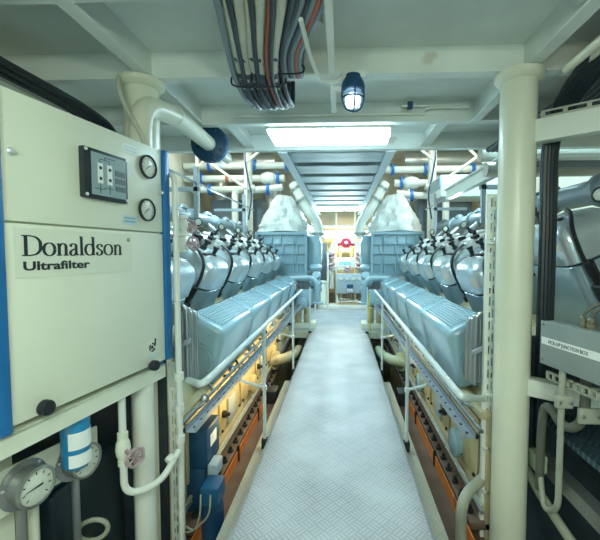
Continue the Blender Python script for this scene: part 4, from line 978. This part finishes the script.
add('rail', MB().box((1.3, 2.66, 2.1), (2.6, 2.70, 2.15)), m_zinc, t)
t = thing('engine_side_platform', 'dark scaly plate platform behind the lower right arm beam', 'platform', (2.0, 2.1, .5))
add('plate', MB().box((1.22, 1.55, .50), (2.3, 2.15, .53)), m_dkplate, t)
add('edge_bar', MB().box((1.22, 1.3, .22), (1.29, 2.15, .30)), m_steel, t)

# ------------------------------------------------------------------ lights
def area(name, loc, rot, sx, sy, e, col):
    l = bpy.data.lights.new(name, 'AREA'); l.shape = 'RECTANGLE'; l.size = sx; l.size_y = sy; l.energy = e; l.color = col
    o = bpy.data.objects.new(name, l); COL.objects.link(o); o.location = loc; o.rotation_euler = rot; return o
def point(name, loc, e, col, r=.06):
    l = bpy.data.lights.new(name, 'POINT'); l.energy = e; l.color = col; l.shadow_soft_size = r
    o = bpy.data.objects.new(name, l); COL.objects.link(o); o.location = loc; return o
COOL = (.56, .88, 1.0); WARM = (1.0, .66, .20)
area('deck lamp', (0.2, -.45, 2.44), (0, 0, 0), 1.1, .3, 26, (.90, 1.0, .86))
point('near fill', (.55, -.75, 2.0), 40, (.94, 1.0, .76), .12)  # unseen fill added behind the camera for the near parts and ceiling
point('near fill', (-.5, -.8, 2.0), 32, (.84, 1.0, .86), .12)  # second added fill, on the left
for s in (-1, 1):
    area('high lamp', (s * 2.1, 5.0, 4.1), (0, 0, 0), .4, 2.4, 95, COOL)
    area('far high lamp', (s * 2.3, 7.2, 4.1), (0, 0, 0), 1.2, .3, 30, (1, .97, .84))
for s in (-1, 1): point('gantry fill', (s * 1.74, 5.4, 2.20), 9, COOL, .05)  # added lights without fixtures, brighten the manifold tops and slats
area('far lamp', (0, 9.2, 2.6), (0, 0, 0), 1.0, .3, 26, COOL)
point('far warm lamp', (.15, 10.15, 1.75), 30, (1, .80, .42))
area('bilge strip lamp', (-.70, 4.0, .35), (0, radians(80), 0), .04, 3.2, 11, WARM)
area('bilge strip lamp', (.66, 4.2, .41), (0, radians(-78), 0), .04, 1.6, 1.4, WARM)
point('low lamp', (-1.35, .55, .35), 3, (1, .85, .45))

w = bpy.data.worlds.new('World'); SC.world = w; w.use_nodes = True
bgn = w.node_tree.nodes.get('Background') or w.node_tree.nodes.new('ShaderNodeBackground')
bgn.inputs[0].default_value = (.45, .80, .80, 1); bgn.inputs[1].default_value = .75

# ------------------------------------------------------------------ camera
cd = bpy.data.cameras.new('Camera'); cam = bpy.data.objects.new('Camera', cd); COL.objects.link(cam)
cd.sensor_fit = 'HORIZONTAL'; cd.sensor_width = 36; cd.lens = 21.6; cd.shift_x = -26 / 600; cd.clip_start = .05
cam.location = (.045, 0, 1.5)
cam.rotation_euler = (pi / 2 - math.atan(18 / 360), 0, math.atan(15 / 360))
SC.camera = cam
SC.view_settings.view_transform = 'Standard'; SC.view_settings.look = 'None'
SC.view_settings.exposure = 0.3; SC.view_settings.gamma = 1.0; SC.view_settings.use_curve_mapping = False
